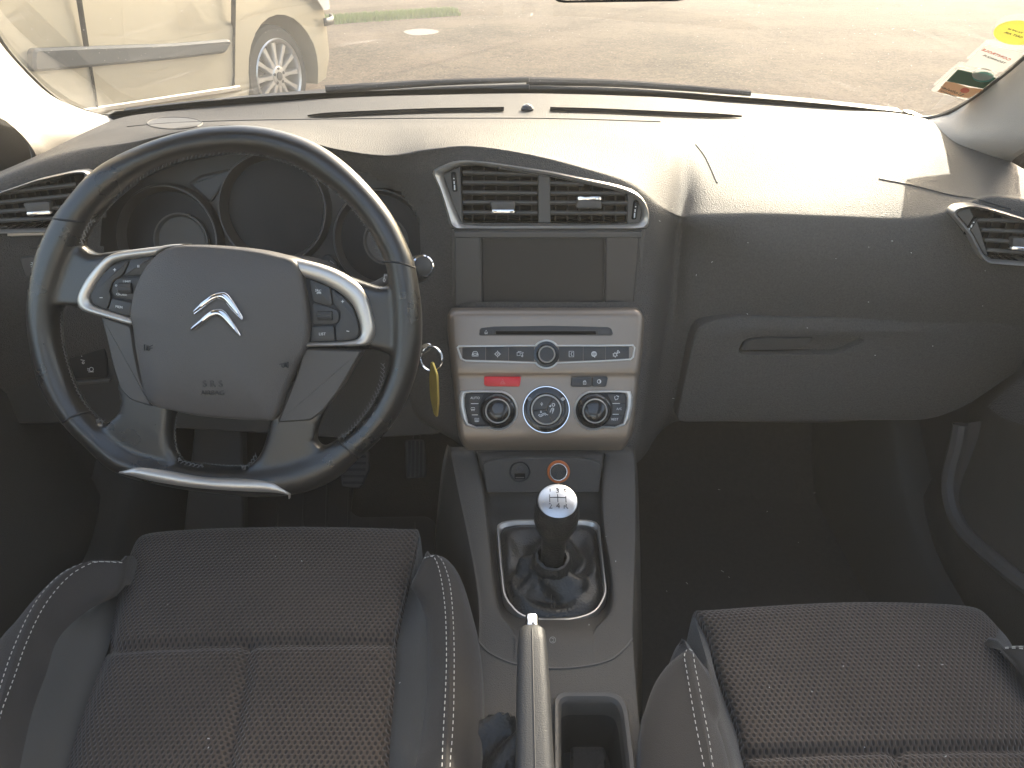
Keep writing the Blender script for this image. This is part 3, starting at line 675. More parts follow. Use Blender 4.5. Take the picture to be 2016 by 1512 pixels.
LVENT_O = rnd([(-120, 418), (0, 378), (79, 351), (148, 335.5), (172, 334), (183, 340), (176, 355), (150, 400), (118, 446), (100, 455), (-120, 462)], 8)
RVENT_O = rnd([(1866, 416), (1879, 405), (1909, 400), (1951, 409), (2016, 429), (2120, 470), (2120, 526), (2016, 522), (1938, 516), (1924, 502), (1901, 459)], 10)
CLUS = [(196, 480), (205, 430), (228, 375), (262, 335), (330, 305), (420, 295), (540, 292), (640, 312), (730, 345), (790, 380), (822, 430), (832, 500), (815, 560), (740, 600), (250, 600)]
HOLES = [inset(CVENT_O, 9), inset(LVENT_O, 8), inset(RVENT_O, 8), CLUS, [(905, 470), (1258, 470), (1245, 600), (905, 600)]]
GLOVE = None
nC = len(G[0]); m = MB(); pts = [p for r_ in G for p in r_]; fs = []
for i in range(len(G)-1):
    for j in range(nC-1):
        q = (i*nC+j, i*nC+j+1, (i+1)*nC+j+1, (i+1)*nC+j)
        c = (pts[q[0]]+pts[q[2]])/2
        if i > 14*4-8 and i < 14*8 and any(inside(to_px(c), h) for h in HOLES): continue
        fs.append(q)
m.add(pts, fs); m.build('moulded_skin', M['dash'], dash, ang=60, recalc=False)

def on_dash(u, v, lift=.001):
    """point of the dashboard skin under a photo pixel (nearest grid vertices, 2 triangles)"""
    best = None; d = ray(u, v)
    return DASHBVH.ray_cast(CAM, d.normalized())[0] + Vector((0, -.3, 1)).normalized()*lift
from mathutils.bvhtree import BVHTree
DASHBVH = BVHTree.FromPolygons(pts, fs)
# defroster slots, sensor, speaker grilles, seam lines
for px in ([(606, 231), (700, 226), (850, 220), (992, 217.5)], [(1083, 217.5), (1200, 221), (1330, 227), (1460, 232)]):
    P = cr([Vector((a, b, 0)) for a, b in px], 8); n_ = len(P)-1
    wv = [3.3*min(1, .2+5*(i if px[0][0] < 1000 else n_-i)/n_) for i in range(n_+1)]
    m = MB(); m.grid([[on_dash(p.x, p.y-w_, .0036) for p, w_ in zip(P, wv)], [on_dash(p.x, p.y-w_*.9, .0022) for p, w_ in zip(P, wv)], [on_dash(p.x, p.y, .0022) for p in P], [on_dash(p.x, p.y+w_, .0018) for p, w_ in zip(P, wv)]]); m.build('defroster_slot', M['deep'], dash, recalc=False)
p = on_dash(1038, 217, 0); m = MB(); m.lathe(p, (0, 0, 1), [(.011, 0), (.011, .003), (.008, .008), (.003, .0105)], 20, False, True); m.build('light_sensor', M['gloss'], dash)
for u, v, rx, ry in ((344, 243, 54, 11.5),):
    m = MB(); m.loops([[on_dash(u+rx*k*cos(a), v+ry*k*sin(a), .0006 if k < 1 else .0001) for a in [2*pi*i/40 for i in range(40)]] for k in (1, .985, .6, .2)], True, False, True); o = m.build('speaker_grille', M['dash_smooth'] if u < 1000 else M['dash'], dash)
    if u > 1000: continue
    m = MB(); m.tube([on_dash(u+rx*cos(a), v+ry*sin(a), .0003) for a in [2*pi*i/40 for i in range(40)]], .0011, 6, closed=True); m.build('grille_ring', M['console'] if u < 1000 else M['dash'], o)
seam = MB()
for px in ([(250, 250), (330, 243), (440, 238.5), (560, 236), (720, 234), (900, 233), (1100, 234), (1300, 240)], [(1370, 285), (1390, 312), (1412, 360)], [(1730, 352), (1800, 366), (1870, 384), (1920, 392), (1990, 412)]):
    P = [on_dash(p[0], p[1], .0002) for p in cr(px, 8)]; seam.tube(P, .0011, 6)
seam.build('seam', M['black'], dash)
# glove box lid with its recessed handle
GY = .918; f = Fr(PY(1650, 700, GY), tilt(6))
lid = rnd([f.l(1363, 672), f.l(1376, 640), f.l(1440, 622), f.l(1640, 625), f.l(2016, 634), f.l(2090, 640), f.l(2040, 705), f.l(1900, 800), f.l(1830, 826), f.l(1330, 830)], [.01, .02, .03, .01, .01, .01, .01, .02, .02, .012], 5)
hp = rnd([f.l(1450, 688), f.l(1462, 664), f.l(1500, 659), f.l(1700, 661), f.l(1694, 671), f.l(1655, 692), f.l(1640, 696), f.l(1458, 696)], .008, 5)
glove = MB(); n = 96
lo = resample([Vector((*p, 0)) for p in lid], n, True); ho = resample([Vector((*p, 0)) for p in hp], n, True)
def polar(P, c, n):
    A = []
    for k in range(n):
        a = 2*pi*k/n; d = Vector((cos(a), sin(a))); best = .01
        for i in range(len(P)):
            p, q = Vector(P[i-1][:2])-c, Vector(P[i][:2])-c; e = q-p; den = d.x*e.y-d.y*e.x
            if abs(den) < 1e-12: continue
            t = (p.x*e.y-p.y*e.x)/den; s = (p.x*d.y-p.y*d.x)/den
            if t > 0 and -1e-6 <= s <= 1+1e-6: best = max(best, t)
        A.append(c+d*best)
    return A
c = Vector(f.l(1560, 678)); lo = polar(lid, c, 180); ho = polar(hp, c, 180)
glove.loops([[f.w(p.x, p.y, -.03) for p in lo], [f.w(p.x, p.y, .0005) for p in lo], [f.w(p.x, p.y, .0030) for p in inset(lo, .002)], [f.w(p.x, p.y, .0040) for p in inset(lo, .006)]]+[[f.w(a.x+(b.x-a.x)*k, a.y+(b.y-a.y)*k, .004+.004*sin(pi*k)) for a, b in zip(inset(lo, .006), ho)] for k in (.3, .6, .85)]+[[f.w(p.x, p.y, .0055) for p in ho], [f.w(p.x, p.y, .002) for p in inset(ho, .0015)], [f.w(p.x, p.y, -.012) for p in inset(ho, .003)]], True, False, True)
gl = glove.build('glove_box_lid', M['dash'], dash, ang=35)
q = MB(); hh = rnd([f.l(1456, 690), f.l(1468, 668), f.l(1505, 662), f.l(1602, 662), f.l(1590, 676), f.l(1575, 687)], .006, 5); q.plate(f, hh, [(0, -.012), (0, .001), (.002, .003)]); q.build('handle', M['lower'], gl)
# panel under the steering column with its switch blocks
f = Fr(PY(300, 740, .905), tilt(8)); q = MB(); q.plate(f, rnd([f.l(-100, 640), f.l(200, 650), f.l(700, 660), f.l(860, 700), f.l(880, 850), f.l(700, 860), f.l(200, 830), f.l(-100, 830)], .02), [(0, -.03), (0, .006), (.004, .010)]); kn = q.build('knee_panel', M['lower'], dash)
q = MB(); q.plate(f, rnd([f.l(122, 652), f.l(215, 650), f.l(222, 736), f.l(135, 740)], .006), [(0, .008), (0, .012), (.0015, .0135)]); sw = q.build('switch_block', M['black'], kn)
strokes('switch_symbol', f.up(.0136), (160, 705), [[(0, -4), (2, -4)], [(-1, 3), (7, 5)], arc(4, 9, 2, 0, 360)], .0008, M['print'], sw)
strokes('switch_symbol', f.up(.0136), (178, 727), [arc(2, 0, 4, 0, 360), [(-6, -2), (-3, -1)], [(-6, 1), (-3, 2)], [(-4, 5), (7, 5)]], .0008, M['print'], sw)
q = MB(); q.plate(f, rnd([f.l(150, 743), f.l(228, 738), f.l(228, 744), f.l(150, 750)], .002), [(0, .008), (0, .016), (.001, .017)]); q.build('ledge', M['dash_smooth'], kn)
f = Fr(PY(60, 520, .885), tilt(5, 12)); q = MB(); q.plate(f, rnd([f.l(42, 504), f.l(110, 500), f.l(110, 540), f.l(55, 544)], .004), [(0, -.01), (0, .006), (.001, .007)]); sw = q.build('bonnet_light_switch', M['dash_smooth'], dash)
strokes('switch_symbol', f.up(.0072), (66, 521), [[(-5, -4), (5, -4)], [(-5, 4), (5, 4)], [(-2, -4), (-2, 4)], [(-6, 0), (-2, 0)], [(2, -2), (6, -2)], [(2, 2), (6, 2)]], .0008, M['print'], sw)
f = Fr(PY(30, 458, .89), tilt(5, 10)); q = MB(); q.plate(f, [f.l(-120, 455), f.l(100, 451), f.l(92, 460), f.l(-120, 466)], [(0, -.01), (0, .010), (.0015, .012)]); q.build('bright_strip', M['satin'], dash)
q = MB(); q.plate(f, [f.l(-120, 487), f.l(84, 485), f.l(84, 489), f.l(-120, 491)], [(0, -.01), (0, .004)]); q.build('panel_gap', M['black'], dash)

# ------------------------------------------------------------------ air vents
def chrome_frame(fr, O, I, name, par, h=.012):
    a = polar([Vector(p) for p in O], Vector(sum((Vector(p) for p in O), Vector((0, 0)))/len(O)), 120); c = sum((Vector(p) for p in O), Vector((0, 0)))/len(O)
    a = polar(O, c, 160); b = polar(I, c, 160)
    q = MB(); q.band(fr, a, b, [(0, -.014), (0, .003), (.10, h*.75), (.28, h), (.55, h*.82), (.85, h*.45), (1, -.002), (1.0, -.03)])
    return q.build(name, M['satin'], par, ang=50)
def vent(label, org, nrm, O, ipx, slats, divider, wheels, tabs, span):
    fr = Fr(org, nrm); t = thing('air_vent', label, 'air vent', org, 'air vents in the dashboard')
    O = fr.px(O); I = fr.px(ipx); chrome_frame(fr, O, I, 'bright_frame', t)
    # housing: dark throat
    c = sum((Vector(p) for p in I), Vector((0, 0)))/len(I); q = MB()
    I2 = [Vector(p) for p in I]
    q.loops([[fr.w(p.x, p.y, .0) for p in I2], [fr.w(p.x, p.y, -.07) for p in I2]], True, False, True); q.build('duct', M['deep'], t)
    for (u0, v0, u1, v1) in slats:
        a, b = fr.l(u0, v0), fr.l(u1, v1); q = MB(); hgt = .0055
        pr = [(.003, .0), (.0018, .0025), (0, .003), (-.0022, .001), (-.004, -.014), (-.0025, -.016), (.001, -.012)]
        L = []
        for (x, y) in (a, b): L.append([fr.w(x, y+dy, dz-.002) for dy, dz in pr])
        q.loops(L, True, True, True); q.build('slat', M['dash_smooth'], t, ang=30)
    u0, u1, v0, v1 = span; k = int((u1-u0)/24)
    for i in range(k):
        u = u0+(i+.5)*(u1-u0)/k; vt = v0(u) if callable(v0) else v0
        a, b = fr.l(u, vt), fr.l(u, v1); q = MB(); q.box((fr.w(*a, -.030)+fr.w(*b, -.030))/2, fr.x*.0008, fr.y*((a[1]-b[1])/2), fr.n*.008); q.build('guide_vane', M['black'], t)
    for px in divider:
        q = MB(); q.plate(fr, fr.px(px), [(0, -.02), (0, .001), (.001, .002)]); q.build('divider', M['dash_smooth'], t)
    for (px, u, v, hh, lean) in wheels:
        q = MB(); q.plate(fr, fr.px(px), [(0, -.02), (0, .0005), (.001, .0015)]); e = q.build('end_panel', M['dash_smooth'], t)
        x, y = fr.l(u, v); f2 = fr.up(.0015)
        def sl(w_, h_): return rnd([(x-w_+lean*h_, y-h_), (x+w_+lean*h_, y-h_), (x+w_-lean*h_, y+h_), (x-w_-lean*h_, y+h_)], .002, 3)
        MB().plate(f2, sl(.0032, hh), [(0, 0), (0, .0004)]).build('thumbwheel_slot', M['deep'], e)
        MB().plate(f2, sl(.0022, hh-.002), [(0, 0), (0, .001), (.0008, .0026)]).build('thumbwheel', M['black'], e)
        for dy, s_ in ((.35, .0007), (-.05, .0017), (-.55, .0032)):
            f3 = f2.up(.0027); xx = x-lean*hh*dy; yy = y+dy*hh
            MB().plate(f3, [(xx-.0008, yy-s_), (xx+.0008, yy-s_), (xx+.0008, yy+s_), (xx-.0008, yy+s_)], [(0, -.0004), (0, .0004)]).build('airflow_mark', M['print'], e)
    for (u0, u1, v, up_) in tabs:
        f2 = fr.up(.004); a, b = fr.l(u0, v), fr.l(u1, v); hh = .0105
        y = a[1]; s_ = 1 if not up_ else -1
        q = MB(); q.puff(f2, rnd([(a[0]+.0015, y-s_*.001), (b[0]-.0015, y-s_*.001), (b[0]+.001, y+s_*hh), (a[0]-.001, y+s_*hh)], .003, 4), [(1, -.008), (1, .002), (.93, .0045), (.6, .0055)]); e = q.build('adjuster_tab', M['dash_smooth'], t)
        q = MB(); q.puff(f2, rnd([(a[0], y-s_*.0045), (b[0], y-s_*.0045), (b[0], y+s_*.0005), (a[0], y+s_*.0005)], .0025, 4), [(1, -.004), (1, .003), (.9, .0055), (.5, .0065)]); q.build('chrome_edge', M['chrome'], e)
    return t
CI = rnd([(871, 343), (905, 327), (939, 326), (1088, 349), (1212, 375), (1242, 384), (1258, 398), (1264, 414), (1260, 436), (1240, 440), (909, 440), (893, 402)], 8)
def ctop(u): return 326+(u-939)*.171 if u > 939 else 330
sl_ = [(911, 340, 1058, 344), (911, 360, 1058, 361), (911, 379.5, 1058, 381), (911, 399, 1058, 400), (911, 419, 1058, 420),
       (1084, 361, 1150, 363), (1084, 380.5, 1234, 381), (1084, 399.5, 1234, 400), (1084, 419.5, 1234, 420)]
vent('wide central air vent pair above the display', PY(1065, 385, .944), tilt(14), CVENT_O, CI, sl_,
     [[(1059, 343), (1083, 347), (1084, 439), (1060, 439)]],
     [([(872, 343), (906, 328), (911, 439), (908, 439), (892, 402)], 894.6, 358, .012, .06), ([(1235, 381), (1243, 384), (1258, 398), (1264, 414), (1260, 436), (1240, 440), (1235, 440)], 1249.5, 413, .012, -.08)],
     [(966, 1015, 412, False), (1134, 1184, 393, True)], (915, 1230, ctop, 438))
LI = rnd([(-112, 424), (0, 385), (79, 358), (148, 342), (168, 341), (166, 352), (140, 395), (110, 440), (98, 448), (-112, 455)], 5)
vent('left end air vent half hidden by the steering wheel rim', PY(60, 400, .885), tilt(10, 14), LVENT_O, LI,
     [(-110, 392, 150, 364), (-110, 410, 138, 386), (-110, 425, 124, 409), (-110, 440, 112, 430)], [], [], [(55, 106, 416, False)], (-100, 150, lambda u: 385-.27*u if u > 0 else 390, 445))
RI = rnd([(1880, 420), (1888, 412), (1909, 408), (1951, 417), (2016, 438), (2112, 476), (2112, 518), (2016, 514), (1946, 509), (1933, 497), (1911, 455)], 6)
vent('right end air vent at the passenger side of the dashboard', PY(1990, 470, .905), tilt(10, -14), RVENT_O, RI,
     [(1924, 434, 2100, 438), (1932, 453, 2110, 462), (1939, 473, 2110, 484), (1943, 493, 2110, 504)], [],
     [([(1882, 420), (1890, 413), (1908, 409), (1925, 440), (1945, 505), (1934, 497), (1912, 455)], 1911, 443, .012, -.30)], [(1985, 2040, 482, False)], (1945, 2110, lambda u: 420+(u-1951)*.34, 510))

# ------------------------------------------------------------------ display
f = Fr(PY(1074, 530, .921), tilt(9)); t = thing('display_screen', 'switched off display screen between the air vents and the radio panel', 'screen', f.o)
MB().plate(f, rnd([f.l(889, 452), f.l(1272, 452), f.l(1262, 560), f.l(1256, 607), f.l(890, 607)], .004), [(0, -.03), (0, -.002), (.001, -.001)]).build('bezel', M['dash_smooth'], t)
MB().plate(f, rnd([f.l(949, 467), f.l(1188, 467), f.l(1187, 600), f.l(951, 600)], .001), [(0, -.002), (0, .001), (.0008, .0016)]).build('screen_glass', M['screen'], t)
q = MB(); q.plate(f, rnd([f.l(895, 457), f.l(947, 457), f.l(949, 602), f.l(896, 602)], .003), [(0, -.002), (0, .004), (.002, .006)]); q.build('side_cheek', M['dash_smooth'], t)
q = MB(); q.plate(f, rnd([f.l(1191, 457), f.l(1258, 457), f.l(1247, 602), f.l(1190, 602)], .003), [(0, -.002), (0, .004), (.002, .006)]); q.build('side_cheek', M['cheek'], t)
MB().plate(f, [f.l(895, 454), f.l(1262, 454), f.l(1262, 466), f.l(895, 466)], [(0, -.002), (0, .007), (.001, .008)]).build('brow', M['dash_smooth'], t)
# ------------------------------------------------------------------ radio and climate panel
top = PY(1074, 610, .893); bot = PY(1074, 886, .803)
upv = (top-bot).normalized(); nn = Vector((1, 0, 0)).cross(upv)
if nn.y > 0: nn = -nn
f = Fr((top+bot)/2, nn, upv); panel = thing('control_panel', 'warm grey metallic radio and climate panel with dials and a red switch', 'control panel', f.o)
Lp = [(606, 889), (612, 885), (622, 881), (640, 880), (680, 884), (725, 889), (780, 895), (837, 900), (860, 903), (874, 909), (887, 916)]
Rp = [(606, 1256), (612, 1261), (622, 1266), (640, 1267), (680, 1264), (725, 1259.5), (780, 1254), (837, 1248), (860, 1243), (874, 1236), (887, 1229)]
Hp = [.004, .010, .0135, .0135, .0135, .0135, .0125, .0125, .0105, .006, -.002]
def interp(v, tab, k=1):
    for a, b in zip(tab, tab[1:]):
        if a[0] <= v <= b[0]: return a[k]+(b[k]-a[k])*(v-a[0])/(b[0]-a[0])
    return tab[-1][k]
VS = [606, 608, 611, 615, 620, 624, 630, 650, 675, 700, 720, 732, 736, 740, 746, 752, 760, 790, 820, 840, 850, 858, 866, 874, 880, 887]
def hgt(v):
    h = interp(v, list(zip([p[0] for p in Lp], Hp)))
    if 733 < v: h += -.0022*min(1, (v-733)/7)
    if v > 748: h += .0015*min(1, (v-748)/80)
    return h
G = []
for v in VS:
    ul, ur = interp(v, Lp), interp(v, Rp); h = hgt(v); r = []
    for k in range(25):
        s = -1+2*k/24; s = s*(1.5-.5*s*s) if abs(s) < 1 else s
        u = (ul+ur)/2+(ur-ul)/2*s; x, y = f.l(u, v); r.append(f.w(x, y, h-.009*(max(0, abs(s)-.955)/.045)**1.5))
    G.append([r[0]-f.n*.02]+r+[r[-1]-f.n*.02])
q = MB(); q.grid(G); q.build('fascia', M['bronze'], panel, ang=60, recalc=False)
P0 = f.up(.0125); P1 = f.up(.0122)
def but(name, px, mt, fr, par, h=.0022, r=.0015, bev=.0006, label=None):
    o = MB().plate(fr, rnd(fr.px(px), r, 4), [(0, -.006), (0, h-bev), (bev*.3, h-bev*.3), (bev, h)]).build(name, mt, par)
    if label: o['label'] = label
    return o
# disc slot
cdx = [(943, 658), (946, 646), (972, 643), (1085, 641.5), (1197, 644), (1203, 647), (1206.5, 657), (1204, 660.5), (945, 660.5)]
slot = but('disc_slot', cdx, M['button'], P0, panel, .0022, .002)
MB().plate(P0.up(.0022), P0.px([(976, 652.2), (1172, 652.2), (1173, 658.5), (977, 658.5)]), [(0, -.001), (0, .0003)]).build('slot_mouth', M['deep'], slot)
a = but('eject_button', rect(944, 648, 971, 660), M['button'], P0.up(.0021), panel, .0012, .002)
strokes('eject_symbol', P0.up(.0034), (957, 654), [[(-3, 1), (0, -4), (3, 1), (-3, 1)], [(-3, 3), (3, 3)]], .0006, M['print'], a)
but('blank_button', rect(1178, 648, 1204, 660), M['button'], P0.up(.0021), panel, .0012, .002)
# button strip with chrome surround
def strip_out(d):
    Lx = [(905-0, 679.5-d), (1047, 679-d)]; A = []
    tl = [(899-d, 684-d*.5), (903-d*.4, 679.8-d), (975, 679.3-d)]
    c = (1075.5, 697.5); r = 29+d
    th = 39.5
    upper = arc(c[0], c[1], r, 180+th, 360-th, 14); low = arc(c[0], c[1], r, th, 180-th, 14)
    return tl+upper+[(1175, 678.6-d), (1246+d*.3, 678-d), (1251+d, 684-d*.3), (1248+d, 704+d*.4), (1241, 709.5+d), (1180, 713+d)]+low+[(975, 714+d), (917, 712.5+d), (906-d, 707+d*.5)]
so_, si_ = P0.px(strip_out(0)), P0.px(strip_out(-4.2))
q = MB(); q.band(P0, so_, si_, [(0, -.003), (0, .0015), (.3, .003), (.7, .003), (1, .0012), (1, -.003)]); q.build('chrome_surround', M['satin2'], panel)
q = MB(); q.plate(P0, P0.px(strip_out(-4.0)), [(0, -.004), (0, .0004)]); q.build('button_bed', M['black'], panel)
def yT(u): return 683.2-.6*(u-909)/330 if True else 0
def yB(u): return 707.5+4.5*(1-abs(u-1075)/165)
xs = [910, 956.3, 1001.6, 1052]; rx = [1099.5, 1148, 1192, 1238.5]
ic = {'car': [[(-6, 2), (-5, -2), (-3, -5), (3, -5), (5, -2), (6, 2), (6, 4), (-6, 4), (-6, 2)], [(-5, -1.5), (5, -1.5)], [(-3, 2), (3, 2)], arc(-4, 1, 1, 0, 360, 6), arc(4, 1, 1, 0, 360, 6)],
      'compass': [arc(0, 0, 4, 0, 360, 16), [(0, -6.5), (0, -4)], [(0, 6.5), (0, 4)], [(-6.5, 0), (-4, 0)], [(6.5, 0), (4, 0)], [(2, -2), (-1.5, 0), (0, .5), (.5, 2), (2, -2)]],
      'music': [[(-6, -3), (0, -3), (0, 3), (-6, 3), (-6, -3)], [(-4, -3), (-4, -5), (2, -5), (2, 0)], [(5, 3), (5, -4), (7, -2)], arc(4, 4, 1.5, 0, 360, 8)],
      'phone': [[(-4.5, -5.5), (4.5, -5.5), (4.5, 5.5), (-4.5, 5.5), (-4.5, -5.5)], [(2, -3.5), (0, -2.5), (-.6, 0), (0, 2.5), (2, 3.5)], [(-5.5, -2), (-4, -2)], [(-5.5, 2), (-4, 2)]],
      'globe': [arc(0, 0, 5, 0, 360, 18), arc(0, 0, 2.2, 0, 360, 14, 5), [(-5, 0), (5, 0)], [(-4.2, -2.6), (4.2, -2.6)], [(-4.2, 2.6), (4.2, 2.6)], [(0, 5), (2, 7)]],
      'gears': [arc(-2, 1.5, 3, 0, 360, 14), arc(-2, 1.5, 4.4, 10, 40, 3), arc(-2, 1.5, 4.4, 70, 100, 3), arc(-2, 1.5, 4.4, 130, 160, 3), arc(-2, 1.5, 4.4, 190, 220, 3), arc(-2, 1.5, 4.4, 250, 280, 3), arc(-2, 1.5, 4.4, 310, 340, 3), arc(4, -4, 2, 0, 360, 12), arc(4, -4, 3, 0, 40, 3), arc(4, -4, 3, 120, 160, 3), arc(4, -4, 3, 240, 280, 3)]}
for (a, b), nm, cu in zip([(xs[0], xs[1]), (xs[1], xs[2]), (xs[2], xs[3]), (rx[0], rx[1]), (rx[1], rx[2]), (rx[2], rx[3])], ['car', 'compass', 'music', 'phone', 'globe', 'gears'], [935.5, 979.6, 1024, 1125, 1169.5, 1213]):
    e = but('menu_button', [(a+.35, yT(a)), (b-.35, yT(b)), (b-.35, yB(b)), (a+.35, yB(a))], M['button'], P0, panel, .0016, .0006, .0003, label='dark menu button with a white %s symbol' % nm)
    strokes('symbol', P0.up(.0016), (cu, 697), ic[nm], .00065, M['print'], e)
def dial(fr, c, rings, name, label, n=56):
    """rings: (radius px, height) with material breaks"""
    x, y = fr.l(*c); k = (fr.l(c[0]+10, c[1])[0]-fr.l(c[0]-10, c[1])[0])/20; root = None
    for nm, mt, pr, cap in rings:
        q = MB().lathe(fr.w(x, y, 0), fr.n, [(r*k, h) for r, h in pr], n, False, cap); o = q.build(nm if root else name, M[mt], root or panel, ang=40)
        if root is None: root = o; o['label'] = label
    return root, (x, y), k
dial(P0, (1075.8, 697.5), [('x', 'gloss', [(25.4, -.003), (25.4, .001), (24.8, .0016), (20, .002), (18, .007), (17, .0085), (16.8, .0085)], False), ('chrome_ring', 'satin2', [(16.9, .008), (16.6, .0105), (15.2, .0115), (14, .0105), (13.8, .009)], False), ('cap', 'button', [(13.9, .0095), (13.4, .0102), (6, .0106)], True)], 'menu_knob', 'small round menu knob in the middle of the button strip')
# hazard and lock switches
e = but('hazard_switch', [(953, 741), (1025, 741.5), (1026, 744), (1023, 761), (957, 760.5), (953, 757)], M['red'], P1, panel, .004, .0022, .0012, label='red hazard warning switch')
strokes('hazard_symbol', P1.up(.004), (989.5, 752), [[(-5, 4), (0, -5), (5, 4), (-5, 4)], [(-2.4, 2.4), (0, -1.6), (2.4, 2.4), (-2.4, 2.4)]], .0005, mat('pale red print', (.72, .22, .2), .5), e)
e = but('lock_switch', [(1125, 742), (1164.5, 741.5), (1164.5, 761), (1126, 761.5), (1123.5, 758)], M['button'], P1, panel, .004, .0022, .001)
strokes('lock_symbol', P1.up(.004), (1151, 752), [[(-2.6, -.5), (2.6, -.5), (2.6, 4.5), (-2.6, 4.5), (-2.6, -.5)], arc(0, -.8, 1.9, 180, 360, 8), [(0, 1.4), (0, 2.8)]], .0006, M['print'], e)
e = but('display_switch', [(1165.5, 741.5), (1194, 741), (1196, 744), (1192.5, 761), (1165.5, 761)], M['button'], P1, panel, .004, .0022, .001)
strokes('half_moon_symbol', P1.up(.004), (1179.5, 751), [arc(0, 0, 3.6, 0, 360, 16), arc(1.0, 0, 2.4, -90, 90, 8), arc(1.0, 0, 1.2, -90, 90, 6)], .0007, M['print'], e)
# climate dials
def climate(cx, cy, mirror):
    s = -1 if mirror else 1
    def X(dx): return cx+s*dx
    def outline(d):
        A = arc(0, 0, 39+d, -78, 118, 24)
        pts = [(X(p[0]), cy+p[1]) for p in A]
        rest = [(-42, 35+d*.8), (-62-d*.6, 29+d), (-71-d, 14), (-75.5-d, -8), (-76-d, -26-d*.3), (-72-d*.7, -37.5-d), (-52, -38.8-d), (-22, -38.8-d)]
        return pts+[(X(a), cy+b) for a, b in rest]
    o_, i_ = outline(.6), outline(-4.0)
    i_ = [(p[0] if not (s*(p[0]-cx) < -58) else p[0]+s*6.5*min(1, (-58-s*(p[0]-cx))/8), p[1]) for p in i_]
    A, B = P1.px(o_), P1.px(i_); q = MB(); q.band(P1, A, B, [(0, -.003), (0, .001), (.3, .0034), (.6, .0040), (.85, .003), (1, .0008), (1, -.002)]); q.build('chrome_surround', M['satin2'], panel, ang=60)
    q = MB(); q.plate(P1, B, [(-.0002, -.004), (0, .0003)]); q.build('button_bed', M['black'], panel)
    return X
Xl = climate(980, 808, False); Xr = climate(1168.5, 808, True)
def ctl(X, cy, y0, y1, xa, xb, tx, lab):
    px = [(X(xa[0]), y0), (X(xb[0]), y0), (X(xb[1]), y1), (X(xa[1]), y1)]
    e = but('climate_button', px, M['button'], P1, panel, .0016, .0008, .0003, label=lab); return e
e = ctl(Xl, 808, 775.5, 793.8, (-62, -62), (-27, -37), 0, 'dark AUTO button'); text('lettering', 'AUTO', P1, (935.5, 783.5), .0044, M['print'], e, h=.0017)
strokes('indicator_bar', P1.up(.0017), (934.5, 794.6), [[(-7.5, 0), (7.5, 0)]], .0009, M['print'], e)
e = ctl(Xl, 808, 795.2, 816, (-62, -59), (-38, -37), 0, 'dark windscreen demister button'); strokes('symbol', P1.up(.0016), (931, 805), [[(-4, 1), (-3.5, -2.5), (3.5, -2.5), (4, 1), (-4, 1)], [(-2.5, 4), (-2, 1)], [(0, 4), (0, 1)], [(2.5, 4), (2, 1)]], .0006, M['print'], e)
strokes('indicator_bar', P1.up(.0017), (935, 816.8), [[(-6, 0), (6, 0)]], .0009, M['print'], e)
e = ctl(Xl, 808, 817.6, 835, (-58, -50), (-36, -25), 0, 'dark rear window heating button'); strokes('symbol', P1.up(.0016), (938.7, 826.5), [[(-4, -3), (4, -3), (4, 3), (-4, 3), (-4, -3)], [(-2, 4.5), (-2, -1)], [(0, 4.5), (0, -1)], [(2, 4.5), (2, -1)]], .0006, M['print'], e)
e = ctl(Xr, 808, 775.5, 793.8, (-62, -62), (-27, -37), 0, 'dark air recirculation button'); strokes('symbol', P1.up(.0016), (1213.6, 782.7), [arc(0, 0, 3.6, 20, 110, 6), arc(0, 0, 3.6, 140, 230, 6), arc(0, 0, 3.6, 260, 350, 6), [(-3, 3), (-1.2, 5)], [(3, -3), (4.8, -1.6)]], .0008, M['print'], e)
strokes('indicator_bar', P1.up(.0017), (1213, 794.3), [[(-7.5, 0), (7.5, 0)]], .0009, M['print'], e)
e = ctl(Xr, 808, 795.2, 816, (-62, -59), (-38, -37), 0, 'dark A/C button'); text('lettering', 'A/C', P1, (1218.5, 805), .0042, M['print'], e, h=.0017)
strokes('indicator_bar', P1.up(.0017), (1212, 815.6), [[(-6, 0), (6, 0)]], .0009, M['print'], e)
e = ctl(Xr, 808, 817.6, 835, (-58, -50), (-36, -25), 0, 'dark REST button'); text('lettering', 'REST', P1, (1210, 825.5), .0042, M['print'], e, h=.0017)
for c, lab in (((980, 808), 'left temperature dial with glossy cap'), ((1169.5, 808), 'right temperature dial with glossy cap')):
    dial(P1, c, [('x', 'gloss', [(34.4, -.003), (34.4, .001), (33.2, .0040), (29, .0055), (26, .010), (24.5, .011)], False), ('chrome_ring', 'satin2', [(24.4, .0105), (24, .0125), (22.8, .0133), (21.6, .0125), (21.4, .011)], False), ('cap', 'gloss', [(21.5, .0115), (20, .0125), (12, .0138), (4, .0142)], True)], 'temperature_dial', lab)
rt, (x, y), k = dial(P1, (1075, 806), [('x', 'chrome', [(47, -.003), (47, .002), (46, .0045), (44.6, .0045), (44, .003)], False), ('turning_ring', 'gloss', [(44.4, .0025), (43.4, .005), (38, .0062), (33, .0062), (30, .0045)], False), ('chrome_ring', 'satin2', [(30.4, .004), (29.5, .0065), (28, .0068), (26.8, .0045)], False)], 'airflow_dial', 'large central airflow dial with three push sectors')
fd = P1.up(.0045); R = 26.6*k
